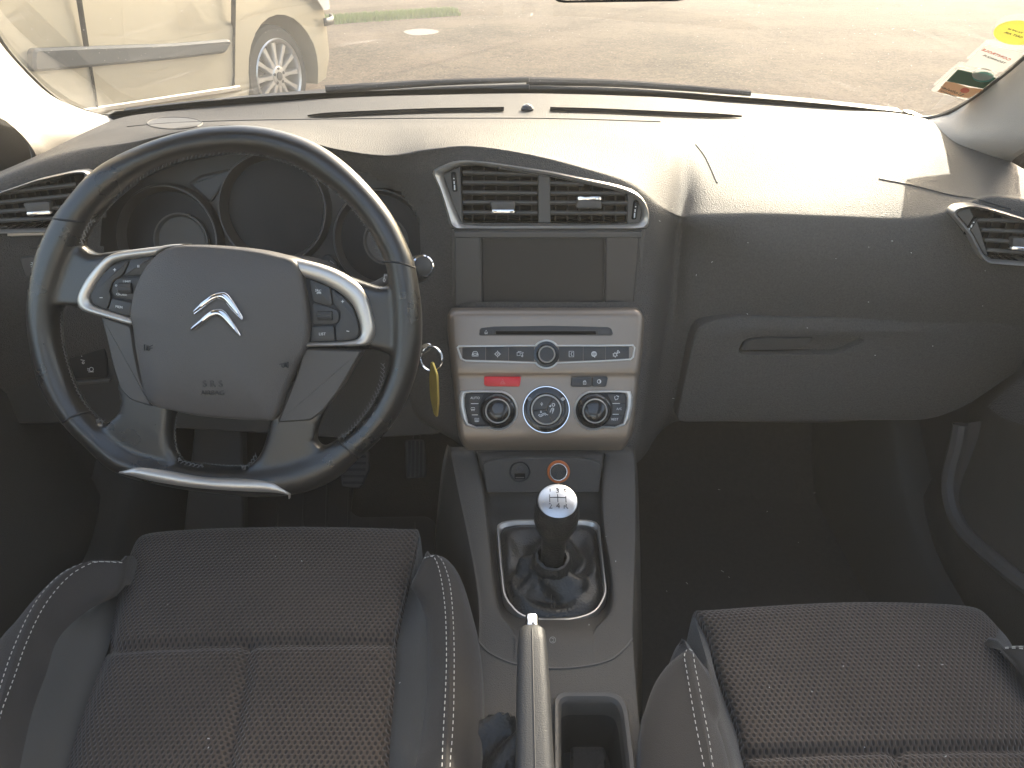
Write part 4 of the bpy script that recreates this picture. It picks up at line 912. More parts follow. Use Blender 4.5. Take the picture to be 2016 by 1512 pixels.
for a0, a1, lab in ((177, 300, 'screen'), (-60, 62, 'face'), (62, 177, 'feet')):
    pts = [(x+.0006*cos(radians((a0+a1)/2)), y-.0006*sin(radians((a0+a1)/2)))]
    A0, A1 = a0+1.0, a1-1.0
    pts += [(x+R*cos(radians(A0+(A1-A0)*i/16)), y-R*sin(radians(A0+(A1-A0)*i/16))) for i in range(17)]
    e = MB().plate(fd, [Vector(p) for p in pts], [(0, -.003), (0, .0006), (.0004, .001)]).build('push_sector', M['button'], rt)
    c = {'screen': (1066.5, 796), 'face': (1087, 804), 'feet': (1069, 815)}[lab]
    ln = {'screen': [[(0, 3), (0, -1)], [(-2.4, -.4), (0, -3.4), (2.4, -.4), (-2.4, -.4)]],
          'face': [arc(2.5, -7, 2.8, 0, 360, 12), [(-6.5, -4.5), (-2.5, -4.5)], [(-4.4, -6.4), (-2, -4.5), (-4.4, -2.6)], [(-4, 8), (-1.5, 1), (1.5, -1), (3.6, .5), (2.8, 4), (0, 10)], [(3, 2), (1.4, 2), (0, 6)]],
          'feet': [[(-4, -7), (-4, -3.5)], [(-5.8, -4.6), (-4, -2), (-2.2, -4.6)], [(-9, 2), (-7, 1), (-4, 2.5), (0, -1), (4, -1.5), (6, .5), (10, 2)], [(-9, 2), (-7, 4.5), (-5, 5.4), (-3, 4.6), (1, 1.6), (4, 1.4), (5.4, 3)]]}[lab]
    strokes('airflow_symbol', fd.up(.001), c, ln, .00075, M['print'], rt)
for cu in (1042.5, 1108):
    strokes('fan_symbol', P1.up(.0063), (cu, 785.5), [arc(0, -1.8, 1.4, 90, 360, 8), arc(1.8, 0, 1.4, 180, 450, 8), arc(0, 1.8, 1.4, -90, 180, 8), arc(-1.8, 0, 1.4, 0, 270, 8)], .0006, M['print' if cu > 1075 else 'printdim'], rt)

# ------------------------------------------------------------------ instrument cluster
f = Fr(PY(540, 420, 1.0), tilt(20)); cl = thing('instrument_cluster', 'dark instrument cluster with three round dials behind the steering wheel', 'instrument cluster', f.o)
q = MB(); q.plate(f, f.px([(190, 470), (205, 400), (262, 325), (330, 300), (420, 290), (540, 288), (640, 306), (730, 338), (800, 380), (836, 440), (845, 520), (815, 590), (700, 620), (250, 620)]), [(0, -.01), (0, .0)]); q.build('back_panel', M['dash_smooth'], cl)
def pod(cx, cy, r, ry, hgt_, lab, inner):
    x, y = f.l(cx, cy); k = (f.l(cx+10, cy)[0]-f.l(cx-10, cy)[0])/20
    def ring(s, h): return [f.w(x+r*k*s*cos(2*pi*i/56), y+ry*k*s*sin(2*pi*i/56), h) for i in range(56)]
    q = MB(); q.loops([ring(1.06, -.005), ring(1.05, hgt_*.6), ring(1.01, hgt_), ring(.985, hgt_), ring(.96, hgt_*.8), ring(.90, .002)]); o = q.build('dial_hood', M['cheek'], cl, ang=50); o['label'] = lab
    q = MB(); q.loops([ring(.93, .003), ring(.5, .003)], True, False, True); q.build('dial_face', M['dialface'], o)
    for rx_, ry_, h in inner:
        def r2(s, h): return [f.w(x+(r*k*rx_)+r*k*ry_*s*cos(2*pi*i/40), y-ry*k*.05+ry*k*ry_*s*sin(2*pi*i/40), h) for i in range(40)]
        q = MB(); q.loops([r2(1, .002), r2(1, h), r2(.94, h), r2(.86, h*.5)], True, False, True); q.build('inner_ring', M['dash_smooth'], o)
    return o
pod(545, 412, 103, 104, .022, 'large middle dial', [])
pod(340, 470, 97, 100, .020, 'left dial', [(.22, .55, .010)])
pod(752, 470, 88, 92, .020, 'right dial', [(.1, .5, .008)])
q = MB(); wp = rnd(f.px([(372, 362), (395, 345), (452, 332), (455, 340), (420, 395), (412, 398)]), .004); q.plate(f, wp, [(0, -.001), (0, .003), (.003, .001)]); q.build('warning_window', M['cheek'], cl)
f2 = f.up(.004); q = MB(); q.plate(f2, rnd(f2.px([(625, 522), (640, 502), (650, 500), (668, 520), (664, 532), (628, 526)]), .003), [(0, -.006), (0, .004), (.001, .005)]); e = q.build('trip_buttons', M['button'], cl)
strokes('trip_symbol', f2.up(.0052), (638, 517), [arc(0, 0, 3.5, -30, 200, 10), [(1, -1), (4, -4)], [(5, -3), (7, -3)]], .0008, M['printdim'], e)
strokes('spanner_symbol', f2.up(.0052), (655, 517), [[(-2, -2), (3, 3)], arc(-3, -3, 1.6, 0, 250, 6)], .0008, M['printdim'], e); text('trip_mark', '000', f2, (656, 525), .004, M['printdim'], e, h=.0052)

# ------------------------------------------------------------------ steering wheel
f = Fr(PT(446, 612, .755), tilt(21)); sw = thing('steering_wheel', 'black leather flat bottomed steering wheel with chrome chevron emblem', 'steering wheel', f.o)
OUT = [(446, 247), (400, 251), (331, 267), (251, 297), (185, 336), (132, 395), (105, 433), (76, 494), (61, 560), (57, 620), (63, 676), (71, 722), (88, 771), (126, 830), (165, 871), (231, 929), (331, 956), (430, 971), (500, 977), (560, 975), (611, 966), (664, 942), (704, 906), (747, 867), (782, 824), (812, 762), (828, 700), (832, 650), (830, 600), (820, 533), (807, 492), (774, 426), (731, 370), (681, 321), (631, 286), (582, 265), (532, 252), (490, 247)]
INN = [(450, 305), (360, 320), (285, 352), (225, 397), (185, 442), (163, 488), (140, 540), (122, 600), (120, 660), (133, 718), (152, 770), (175, 806), (215, 846), (260, 880), (345, 905), (413, 915), (463, 918), (520, 914), (580, 902), (635, 880), (690, 846), (731, 800), (757, 749), (769, 700), (772, 640), (768, 575), (757, 514), (737, 475), (714, 438), (681, 399), (638, 364), (585, 330), (532, 312), (490, 306)]
c0 = Vector(f.l(446, 612)); NO = 192
po, pi_ = polar(f.px([(p.x, p.y) for p in cr([Vector((a, b, 0)) for a, b in OUT], 5, True)]), c0, NO), polar(f.px([(p.x, p.y) for p in cr([Vector((a, b, 0)) for a, b in INN], 5, True)]), c0, NO)
body = MB(); L = []
for a, b in zip(po, pi_):
    cc = (a+b)/2; wd = (a-b).length/2; dr = (a-b).normalized()
    L.append([f.w(cc.x+dr.x*wd*cos(2*pi*k/20), cc.y+dr.y*wd*cos(2*pi*k/20), .0175*sin(2*pi*k/20)) for k in range(20)])
L.append(L[0]); body.loops(L)
def slab(px, z0, z1, r=.006):
    body.plate(f, rnd(f.px(px), r, 3), [(.006, z0), (.001, z0+.004), (0, (z0+z1)/2), (.001, z1-.004), (.006, z1)])
slab([(100, 480), (166, 484), (186, 500), (262, 488), (290, 640), (206, 625), (160, 606), (126, 600), (95, 610)], -.014, .010)
slab([(790, 555), (752, 566), (700, 548), (620, 515), (596, 680), (700, 690), (736, 688), (764, 698), (795, 700), (800, 600)], -.014, .010)
slab([(236, 762), (244, 790), (237, 814), (216, 830), (196, 840), (216, 885), (270, 925), (345, 925), (358, 902), (345, 886), (341, 852), (346, 800), (330, 740), (240, 700)], -.012, .010)
slab([(560, 750), (535, 815), (526, 858), (516, 888), (502, 908), (480, 922), (560, 938), (640, 905), (668, 880), (640, 882), (622, 868), (629, 838), (641, 809), (665, 772), (690, 730)], -.012, .010)
slab([(240, 500), (620, 520), (680, 720), (600, 830), (300, 810), (215, 640)], -.03, .002, .02)
tmp = body.build('leather_body', M['leather'], sw)
r_ = tmp.modifiers.new('blend', 'REMESH'); r_.mode = 'VOXEL'; r_.voxel_size = .0021; r_.use_smooth_shade = True
s_ = tmp.modifiers.new('soften', 'SMOOTH'); s_.factor = .5; s_.iterations = 18
dg = bpy.context.evaluated_depsgraph_get(); me = bpy.data.meshes.new_from_object(tmp.evaluated_get(dg)); tmp.modifiers.clear(); old = tmp.data; tmp.data = me; bpy.data.meshes.remove(old); me.name = 'leather_body'
me.shade_smooth()
if not me.materials: me.materials.append(M['leather'])
WB = BVHTree.FromPolygons([v.co+sw.location for v in me.vertices], [tuple(p.vertices) for p in me.polygons])
def on_wheel(u, v, lift=.0003):
    h = WB.ray_cast(CAM, ray(u, v).normalized())
    if h[0] is None:
        x, y = f.l(u, v); return f.w(x, y, .01)
    return h[0]+h[1]*lift*(1 if h[1].dot(f.n) > 0 else -1)
# leather joins and hand stitching along the inner edge
for px in ([(104, 430), (125, 433), (150, 436), (166, 437)], [(757, 515), (785, 517), (817, 527)], [(124, 832), (140, 822), (160, 814), (180, 811)], [(664, 870), (680, 882), (704, 903)]):
    MB().tube([on_wheel(p[0], p[1], .0000) for p in cr([Vector((a, b, 0)) for a, b in px], 5)], .0011, 6).build('leather_join', M['black'], sw)
def baseball(px, name, mt):
    P = [on_wheel(p[0], p[1], .0003) for p in resample(cr([Vector((a, b, 0)) for a, b in px], 8), 400)]
    Lg = sum((b-a).length for a, b in zip(P, P[1:])); n = int(Lg/.0042); P = resample(P, n*2+1); q = MB()
    for i in range(n):
        a, b, c = P[2*i], P[2*i+1], P[2*i+2]; t = (c-a).normalized(); s = t.cross(f.n).normalized()*.0021
        for A, B in ((a+s, b-s*.2), (b-s*.2, c-s), (a-s, b+s*.2)):
            x = (B-A).normalized().cross(f.n).normalized(); q.loops([[p+x*.0004*cos(z)+f.n*(.0004*sin(z)+.0004) for z in (0, pi/2, pi, 1.5*pi)] for p in (A, B)], True, True, True)
    o = q.build(name, mt, sw); o['kind'] = 'stuff'; return o
baseball([(172, 480), (180, 458), (200, 425), (225, 392), (262, 360), (300, 335), (360, 312), (420, 302), (480, 301), (532, 308), (585, 326), (638, 360), (681, 394), (714, 433), (736, 470), (754, 510)], 'stitching', M['darkthread'])
baseball([(120, 612), (120, 660), (131, 715), (150, 768), (172, 803), (196, 824), (218, 826)], 'stitching', M['darkthread'])
baseball([(757, 712), (753, 749), (729, 797), (700, 834), (664, 868)], 'stitching', M['darkthread'])
baseball([(346, 820), (343, 852), (347, 885), (362, 902), (413, 914), (463, 918), (495, 912), (513, 888)], 'stitching', M['darkthread'])
# airbag pad
PAD = [(364, 482), (430, 484), (500, 491), (545, 500), (585, 512), (597, 535), (605, 570), (611, 620), (612, 660), (604, 690), (588, 720), (566, 770), (545, 822), (520, 825), (483, 824), (400, 817), (345, 806), (308, 796), (291, 772), (281, 723), (273, 680), (268, 640), (263, 620), (266, 594), (275, 560), (291, 528), (312, 503), (335, 488)]
fp = f.up(.012)
pad = [Vector((p.x, p.y)) for p in [Vector((*fp.l(q.x, q.y), 0)) for q in cr([Vector((a, b, 0)) for a, b in PAD], 4, True)]]
def dome(s): return .010+.012*(1-s**3.2)
q = MB(); q.puff(fp, pad, [(1, -.02), (1.0, .004), (.992, .0075)]+[(s, dome(s)) for s in (.975, .94, .88, .8, .7, .58, .45, .3, .15, .05)]); padb = q.build('airbag_pad', M['pad'], sw, ang=50)
PB = BVHTree.FromPolygons([v for v in q.v], [f_ for f_ in q.f])
def on_pad(u, v, lift):
    h = PB.ray_cast(CAM, ray(u, v).normalized()); return h[0]+f.n*lift
def chevron(outer, inner, nm):
    A = resample(cr([Vector((a, b, 0)) for a, b in outer], 6), 40); B = resample(cr([Vector((a, b, 0)) for a, b in inner], 6), 40); L = []
    for k, h in ((0, -.001), (.0, .0015), (.12, .0034), (.5, .0046), (.88, .0034), (1, .0015), (1, -.001)):
        L.append([on_pad(a.x+(b.x-a.x)*k, a.y+(b.y-a.y)*k, h) for a, b in zip(A, B)])
    q = MB(); q.loops(L, False); n = 40; o = len(q.v)-n*7
    q.f.append(tuple(o+i*n for i in range(7))); q.f.append(tuple(o+i*n+n-1 for i in range(7))); q.build('chevron', M['chrome'], padb, ang=60)
chevron([(384, 607), (398, 594), (419, 579), (436, 574), (448, 576), (462, 593), (481, 623)], [(385, 619), (402, 606), (422, 592), (434, 589), (443, 594), (456, 609), (479, 633)], '')
chevron([(379, 641), (396, 627), (416, 611), (433, 606.5), (445, 612), (460, 632), (476.5, 657)], [(380.5, 652), (398, 640), (416, 627), (428, 624), (438, 629), (454, 645), (474.5, 664.5)], '')
x, y = fp.l(417, 762); 
for s_, v_, sz in (('S R S', 756, .0095), ('AIRBAG', 773.5, .0066)):
    fq = Fr(on_pad(419, v_, 0), f.n, f.y); text('embossed_lettering', s_, fq, (0, 0), sz, M['lower'], padb, h=.0006, depth=.0005, local=True)
for c, ln in (((293, 684), [[(-8, -6), (-8, 6)], [(-3, -4), (-3, 3)], [(-3, -3), (3, -2), (9, -5)], arc(-1, 3, 3, 0, 300, 10), [(1, 1), (9, 1)]]), ((559, 718), [[(8, -6), (8, 6)], [(3, -4), (3, 3)], [(4, -3), (-3, -2), (-9, -1)], arc(-1, 2, 3, -60, 240, 10), [(8, -5), (2, 0), (8, 5)]])):
    fq = Fr(on_pad(c[0], c[1], .0), f.n, f.y); MBs = strokes('horn_symbol', fq, c, ln, .0008, M['black'], padb, h=.0012)
# smooth side covers
def cover(px, nm):
    fq = f.up(.008); q = MB(); q.plate(fq, rnd(fq.px(px), .004, 4), [(0, -.02), (0, .0038), (.0018, .0058)]); q.build(nm, M['cheek'], sw)
cover([(203, 620), (264, 640), (271, 690), (281, 740), (307, 800), (262, 786), (242, 766), (226, 715), (214, 660)], 'hub_cover')
cover([(600, 684), (716, 688), (702, 712), (668, 770), (640, 806), (615, 826), (548, 830), (572, 772), (590, 725)], 'hub_cover')
# satin trims and switch pods
def trim(o_, i_, nm):
    fq = f.up(.014); A = [Vector(fq.l(p.x, p.y)) for p in resample(cr([Vector((a, b, 0)) for a, b in o_], 6), 70)]; B = [Vector(fq.l(p.x, p.y)) for p in resample(cr([Vector((a, b, 0)) for a, b in i_], 6), 70)]
    q = MB(); q.band(fq, A, B, [(0, -.014), (0, .001), (.2, .0045), (.5, .0052), (.85, .0038), (1, .0015), (1, -.006)], False); q.build(nm, M['satin'], sw, ang=50)
trim([(367, 480), (340, 481), (314, 485), (265, 491), (228, 498), (208, 508), (190, 525), (169, 552), (155, 580), (154, 598), (165, 612), (212, 626), (258, 639), (269, 639)], [(345, 486), (322, 493), (305, 503), (265, 508), (240, 512), (224, 518), (212, 530), (196, 552), (181, 578), (178, 592), (187, 602), (212, 611), (245, 621), (264, 627)], 'satin_trim')
trim([(583, 510), (605, 515), (631, 522), (660, 533), (685, 547), (709, 565), (724, 590), (734, 627), (737, 650), (733, 668), (724, 678), (700, 681), (664, 681.5), (597, 682.5)], [(601, 545), (615, 550), (632, 556), (655, 567), (672, 578), (686, 590), (698, 606), (707, 630), (711, 648), (710, 660), (702, 668), (690, 671), (664, 673), (607, 674)], 'satin_trim')
fb = f.up(.013)
def pod_plate(px): MB().plate(fb, rnd(fb.px(px), .003, 4), [(0, -.01), (0, -.0005)]).build('switch_pod', M['black'], sw)
pod_plate([(307, 501), (290, 530), (274, 560), (266, 594), (262, 627), (212, 613), (183, 602), (176, 590), (196, 548), (222, 518)])
pod_plate([(600, 545), (655, 567), (688, 592), (708, 632), (712, 655), (704, 670), (664, 674), (607, 675), (613, 640), (608, 590)])
def swb(px, r=.002, h=.0030, nm='switch', mt='button', lab=None, par=None):
    o = MB().plate(fb, rnd(fb.px(px), r, 4), [(0, -.004), (0, h-.0008), (.0003, h-.0003), (.001, h)]).build(nm, M[mt], par or sw)
    if lab: o['label'] = lab
    return o
ft = fb.up(.0031)
e = swb([(180, 581), (198, 547), (220, 525), (257, 513), (244, 541), (224, 553), (217, 575), (221, 586), (213, 609), (187, 600)], .003, nm='rocker_switch', lab='plus and minus rocker on the left spoke')
strokes('plus_sign', ft, (226, 531), [[(-3, 0), (3, 0)], [(0, -3), (0, 3)]], .0007, M['print'], e); strokes('minus_sign', ft, (199.5, 586), [[(-3, 0), (3, 0)]], .0007, M['print'], e)
e = swb([(260, 511), (306, 504), (293, 527), (282, 541), (247, 542)], lab='pause switch'); strokes('pause_symbol', ft, (272.5, 524), [[(-1.2, -2.5), (-1.2, 2.5)], [(1.2, -2.5), (1.2, 2.5)]], .0006, M['print'], e)
e = swb([(232, 548), (281, 545), (272, 570), (267, 591), (226, 583), (221, 573), (224, 556)], .004, .0014, nm='roller_bed', lab='bed of the limiter roller'); text('lettering', 'LIMIT', fb, (251.5, 554.5), .0033, M['print'], e, h=.0016); text('lettering', 'CRUISE', fb, (241, 579.5), .0033, M['print'], e, h=.0016, rot=-.06)
strokes('zero_mark', fb.up(.0015), (229, 562), [arc(0, 0, 1.6, 0, 360, 8), [(2.5, 0), (4.5, 0)]], .0005, M['print'], e)
def roller(u0, v0, u1, v1):
    a = fb.l(u0, (v0+v1)/2); b = fb.l(u1, (v0+v1)/2); ra = (fb.l(u0, v0)[1]-fb.l(u0, v1)[1])/2
    q = MB(); n = 24; L = []
    for k, (x, s) in enumerate(((a[0], .8), (a[0]+.0008, 1), (b[0]-.0008, 1), (b[0], .8))):
        L.append([fb.w(x, a[1]+ra*s*(1+(.06 if i % 2 else -.03))*cos(2*pi*i/n), .0008+ra*.9*s*(1+(.06 if i % 2 else -.03))*sin(2*pi*i/n)) for i in range(n)])
    q.loops(L, True, True, True); q.build('roller', M['button'], sw, ang=20)
roller(235, 556, 263, 578)
e = swb([(223, 587), (262, 595), (258, 623), (216, 611)], lab='MEM switch'); text('lettering', 'MEM', fb, (237.5, 604), .0034, M['print'], e, h=.0031, rot=-.2)
e = swb([(612, 550), (651, 566), (656, 600), (646, 601), (617, 592)], lab='SRC switch'); text('lettering', 'SRC', fb, (628, 572), .0034, M['print'], e, h=.0031, rot=-.15)
strokes('phone_symbol', ft, (628, 577), [arc(-2.5, 0, 1.4, 90, 400, 8), arc(2.5, 0, 1.4, 130, 440, 8), [(-2.5, -1.5), (2.5, -1.5)]], .0005, M['print'], e)
e = swb([(654, 568), (681, 588), (696, 607), (705, 632), (708, 655), (702, 667), (664, 671), (662, 640), (671, 632), (673, 612), (659, 600)], .003, nm='rocker_switch', lab='plus and minus rocker on the right spoke')
strokes('plus_sign', ft, (674.5, 593.5), [[(-3, 0), (3, 0)], [(0, -3), (0, 3)]], .0007, M['print'], e); strokes('minus_sign', ft, (685, 652), [[(-2.7, -.5), (2.7, .5)]], .0007, M['print'], e)
swb([(615, 596), (648, 604), (668, 612), (668, 632), (658, 638), (617, 639)], .004, .0014, nm='roller_bed', lab='bed of the volume roller'); roller(625, 612, 656, 630)
e = swb([(616, 642), (658, 641), (661, 670), (613, 672)], lab='LIST switch'); text('lettering', 'LIST', fb, (636, 657), .0038, M['print'], e, h=.0031)
# bright insert along the flat bottom of the rim
ou = [(236, 928), (250, 925), (275, 919.5), (331, 926), (400, 938), (496, 943), (535, 950), (556, 962), (577, 974)]; il = [(236, 931), (262, 938), (285, 945), (331, 954), (400, 963), (496, 969), (530, 970), (552, 971), (574, 975)]
A = resample(cr([Vector((a, b, 0)) for a, b in ou], 6), 60); B = resample(cr([Vector((a, b, 0)) for a, b in il], 6), 60); L = []
for k, h in ((0, -.001), (.05, .0012), (.3, .0030), (.6, .0032), (.9, .0016), (1, -.001)): L.append([on_wheel(a.x+(b.x-a.x)*k, a.y+(b.y-a.y)*k, 0)+f.n*h for a, b in zip(A, B)])
q = MB(); q.loops(L, False); q.build('bright_insert', M['satin'], sw, ang=60)
# column shroud
t = thing('steering_column', 'black steering column shroud behind the wheel hub', 'steering column', f.w(0, 0, -.08))
q = MB(); L = []
for d, rx_, ry_, dy in ((-.045, .055, .05, -.01), (-.06, .075, .065, -.015), (-.10, .085, .072, -.02), (-.2, .085, .072, -.02), (-.27, .08, .06, -.02)):
    L.append([f.w(rx_*(abs(cos(a))**.7)*math.copysign(1, cos(a)), dy+ry_*(abs(sin(a))**.7)*math.copysign(1, sin(a)), d) for a in [2*pi*i/32 for i in range(32)]])
q.loops(L, True, True, True); q.build('shroud', M['lower'], t)
# right hand stalk
t = thing('column_stalk', 'black indicator and light stalk with chrome ringed end, right of the wheel', 'stalk', PT(836, 522, .80))
a, b = PT(745, 566, .84), PT(833, 524, .79); q = MB(); q.tube([f.w(.06, -.01, -.09), a, a.lerp(b, .45)], lambda k: .009+.002*k, 14, .8); q.build('lever', M['button'], t)
e = (b-PT(800, 540, .80)).normalized(); ax = Vector((.35, -.75, .35)).normalized()
a2 = PT(806, 540, .80); q = MB(); q.lathe(a2, (b-a2).normalized(), [(.010, -.02), (.0125, 0), (.0135, .012), (.013, (b-a2).length-.002)], 24); q.build('knurled_end', M['button'], t)
q = MB(); q.lathe(b-ax*.006, ax, [(.0125, -.006), (.0125, .003), (.0118, .006), (.0102, .0068), (.0095, .006)], 32); q.build('chrome_ring', M['chrome'], t)
MB().lathe(b-ax*.006, ax, [(.010, .0055), (.008, .0068), (.003, .0076)], 28, False, True).build('cap', M['button'], t)
fs_ = Fr(PT(758, 548, .80), tilt(25)); q = MB()
text('stalk_mark', '0', fs_, (757, 552), .006, M['print'], t, h=.002); text('stalk_mark', 'I', fs_, (757, 545), .005, M['print'], t, h=.002)
strokes('stalk_symbol', fs_.up(.002), (759, 540), [[(-3, 0), (3, 0)], [(-3, 2.4), (3, 2.4)]], .0006, M['print'], t)
# keys
t = thing('key_ring', 'steel split ring hanging from the ignition key beside the fascia', 'key ring', PT(850, 706, .84))
fk = Fr(PT(850, 706, .84), Vector((-.25, -.85, .35))); k = .84/FPX
MB().tube([fk.w(22.5*k*cos(z), 24*k*sin(z), 0) for z in [2*pi*i/40 for i in range(40)]], .0009, 6, closed=True).build('ring', M['steel'], t)
MB().tube([fk.w(22*k*cos(z), 24*k*sin(z), .0016) for z in [2*pi*i/40 for i in range(30)]], .0009, 6).build('ring', M['steel'], t)
t = thing('ignition_key', 'flat steel ignition key behind the wheel rim', 'key', PT(838, 690, .85))
fk2 = Fr(PT(838, 690, .845), Vector((-.4, -.7, .5))); q = MB(); q.plate(fk2, rnd(fk2.px([(812, 690), (842, 675), (850, 677), (852, 684), (838, 694), (822, 706)]), .003), [(0, -.002), (0, .002), (.0008, .003)]); q.build('bow', M['steel'], t)
MB().tube([PT(828, 690, .85), PT(790, 690, .90)], .005, 8, .4).build('blade', M['steel'], t)
t = thing('key_tag', 'worn yellow leaf shaped tag hanging from the key ring', 'key tag', PT(856, 770, .84))
fk3 = Fr(PT(856, 770, .84), Vector((-.6, -.75, .2))); q = MB(); q.plate(fk3, rnd(fk3.px([(849, 712), (853, 714), (862, 738), (864, 790), (861, 822), (855, 815), (848, 782), (846, 745)]), .004), [(0, -.0012), (0, .0008), (.0005, .0014)]); q.build('tag', M['gold'], t)
# ================================================================== centre console
con = thing('centre_console', 'charcoal plastic centre console between the two front seats', 'centre console', PZ(1080, 1300, .5))
VR = [880, 905, 985, 1045, 1135, 1200, 1245, 1310, 1400, 1512, 1700]
RZ = [.635, .622, .608, .600, .594, .591, .589, .586, .581, .576, .57]
ro = [1248, 1250, 1252, 1252, 1250, 1248, 1246, 1249, 1256, 1268, 1290]
lo_ = [880, 886, 902, 915, 932, 940, 941, 938, 937, 938, 940]
li = [935, 944, 955, 962, 972, 984, 1010, 1010, 1008, 1006, 1004]
ri = [1190, 1186, 1184, 1188, 1202, 1200, 1170, 1172, 1174, 1176, 1180]
TZ = [.628, .626, .575, .562, .562, .563, .588, .586, .581, .576, .57]
C = []
for dx, z in ((-.035, -.25), (-.012, -.06)): C.append([PZ(u, v, zz)+Vector((dx, 0, z)) for u, v, zz in zip(lo_, VR, RZ)])
C.append([PZ(u-1, v, zz-.006) for u, v, zz in zip(lo_, VR, RZ)])
C.append([PZ(u+9, v, zz+.0) for u, v, zz in zip(lo_, VR, RZ)])
C.append([PZ(u-9, v, zz+(.001 if v < 1230 else 0)) for u, v, zz in zip(li, VR, RZ)])
C.append([PZ(u, v, zz-(.005 if v < 1230 else 0)) for u, v, zz in zip(li, VR, RZ)])
C.append([PZ(u+5, v, zz) for u, v, zz in zip(li, VR, TZ)])
C.append([PZ((a+b)/2-40, v, zz) for a, b, v, zz in zip(li, ri, VR, TZ)])
C.append([PZ((a+b)/2+40, v, zz) for a, b, v, zz in zip(li, ri, VR, TZ)])
C.append([PZ(u-5, v, zz) for u, v, zz in zip(ri, VR, TZ)])
C.append([PZ(u, v, zz-(.005 if v < 1230 else 0)) for u, v, zz in zip(ri, VR, RZ)])
C.append([PZ(u+9, v, zz+(.001 if v < 1230 else 0)) for u, v, zz in zip(ri, VR, RZ)])
C.append([PZ(u-9, v, zz+.0) for u, v, zz in zip(ro, VR, RZ)])
C.append([PZ(u+1, v, zz-.006) for u, v, zz in zip(ro, VR, RZ)])
for dx, z in ((.010, -.06), (.03, -.25)): C.append([PZ(u, v, zz)+Vector((dx, 0, z)) for u, v, zz in zip(ro, VR, RZ)])
G = lattice(C, 5, 9)
BIN = rnd([(1103, 1378), (1112, 1371), (1200, 1371), (1220, 1378), (1229, 1400), (1240, 1512), (1242, 1560), (1098, 1560)], 4)
nC = len(G[0]); pts = [p for r in G for p in r]; fs = []
for i in range(len(G)-1):
    for j in range(nC-1):
        q = (i*nC+j, i*nC+j+1, (i+1)*nC+j+1, (i+1)*nC+j); cc = (pts[q[0]]+pts[q[2]])/2
        if cc.z > .5 and inside(to_px(cc), [(1106, 1382), (1222, 1382), (1236, 1512), (1238, 1552), (1102, 1552)]): continue
        fs.append(q)
m = MB(); m.add(pts, fs); m.build('moulded_body', M['console'], con, ang=50, recalc=False)
CB = BVHTree.FromPolygons(pts, fs)
def on_con(u, v, lift=.0005): h = CB.ray_cast(CAM, ray(u, v).normalized()); return h[0]+Vector((0, 0, lift)) if h[0] else PZ(u, v, .58)
q = MB(); q.tube([on_con(p.x, p.y, .0002) for p in cr([Vector((a, b, 0)) for a, b in [(941, 1262), (965, 1286), (1017, 1308), (1088, 1316), (1150, 1312), (1202, 1299), (1232, 1275), (1245, 1258)]], 6)], .0013, 6); q.build('seam', M['dash_smooth'], con)
# socket panel
f = Fr(PY(1070, 935, .772), tilt(28)); q = MB(); q.plate(f, rnd(f.px([(950, 912), (975, 904), (1020, 900), (1130, 900), (1165, 905), (1184, 912), (1180, 970), (958, 970)]), .004), [(0, -.012), (0, .001), (.0015, .0025)]); sp = q.build('socket_panel', M['lower'], con)
fq = f.up(.0026); x, y = fq.l(1023.5, 928.5); k = (fq.l(1033, 928)[0]-fq.l(1013, 928)[0])/20
MB().lathe(fq.w(x, y, 0), fq.n, [(21*k, -.001), (21*k, .001), (20*k, .0018), (18*k, .001), (17*k, -.001)], 36, False, True).build('usb_socket', M['black'], con)
MB().lathe(fq.w(x, y+4*k, 0), fq.n, [(7*k, -.0008), (7*k, .001), (5*k, .0012), (4*k, -.001)], 20, False, True).build('audio_jack', M['button'], con)
MB().plate(fq, rnd(fq.px(rect(1013, 932, 1034, 943)), .001), [(0, -.001), (0, .0008)]).build('usb_port', M['deep'], con)
MB().plate(fq, fq.px(rect(1015, 939, 1032, 941)), [(0, 0), (0, .0012)]).build('usb_tongue', M['dash_smooth'], con)
x, y = fq.l(1099.5, 928.5)
o = MB().lathe(fq.w(x, y, 0), fq.n, [(22.5*k, -.001), (22.5*k, .0012), (21.5*k, .002), (18*k, .002)], 40).build('lighter_socket', M['orange'], con); o['label'] = 'orange ringed lighter socket'
MB().lathe(fq.w(x, y, 0), fq.n, [(18*k, .0018), (17.4*k, .0028), (15.6*k, .0028), (15*k, .001), (14.6*k, -.03)], 40, False, True).build('steel_rim', M['steel'], o)
MB().lathe(fq.w(x, y, -.0), fq.n, [(15.2*k, .0005), (15*k, -.028)], 32, False, True).build('socket_bore', M['deep'], o)
# gear boot frame
zf = .566
fz = Fr((0, 0, zf), (0, 0, 1), (0, 1, 0))
FO = rnd(fz.px([(976, 1036), (1010, 1030), (1160, 1030), (1180, 1036), (1190, 1130), (1196, 1178), (1175, 1216), (1130, 1231), (1060, 1232), (1020, 1222), (990, 1186), (982, 1110)]), .012, 5)
FI = rnd(fz.px([(984, 1044), (1012, 1037), (1156, 1037), (1174, 1044), (1184, 1130), (1189, 1176), (1170, 1210), (1130, 1224), (1062, 1225), (1026, 1216), (997, 1182), (989, 1110)]), .012, 5)
c = Vector(fz.l(1086, 1125)); A = polar(FO, c, 96); B = polar(FI, c, 96)
q = MB(); q.band(fz, A, B, [(0, -.008), (0, .004), (.25, .0075), (.6, .0075), (1, .003), (1, -.01)]); q.build('gear_frame', M['satin'], con)
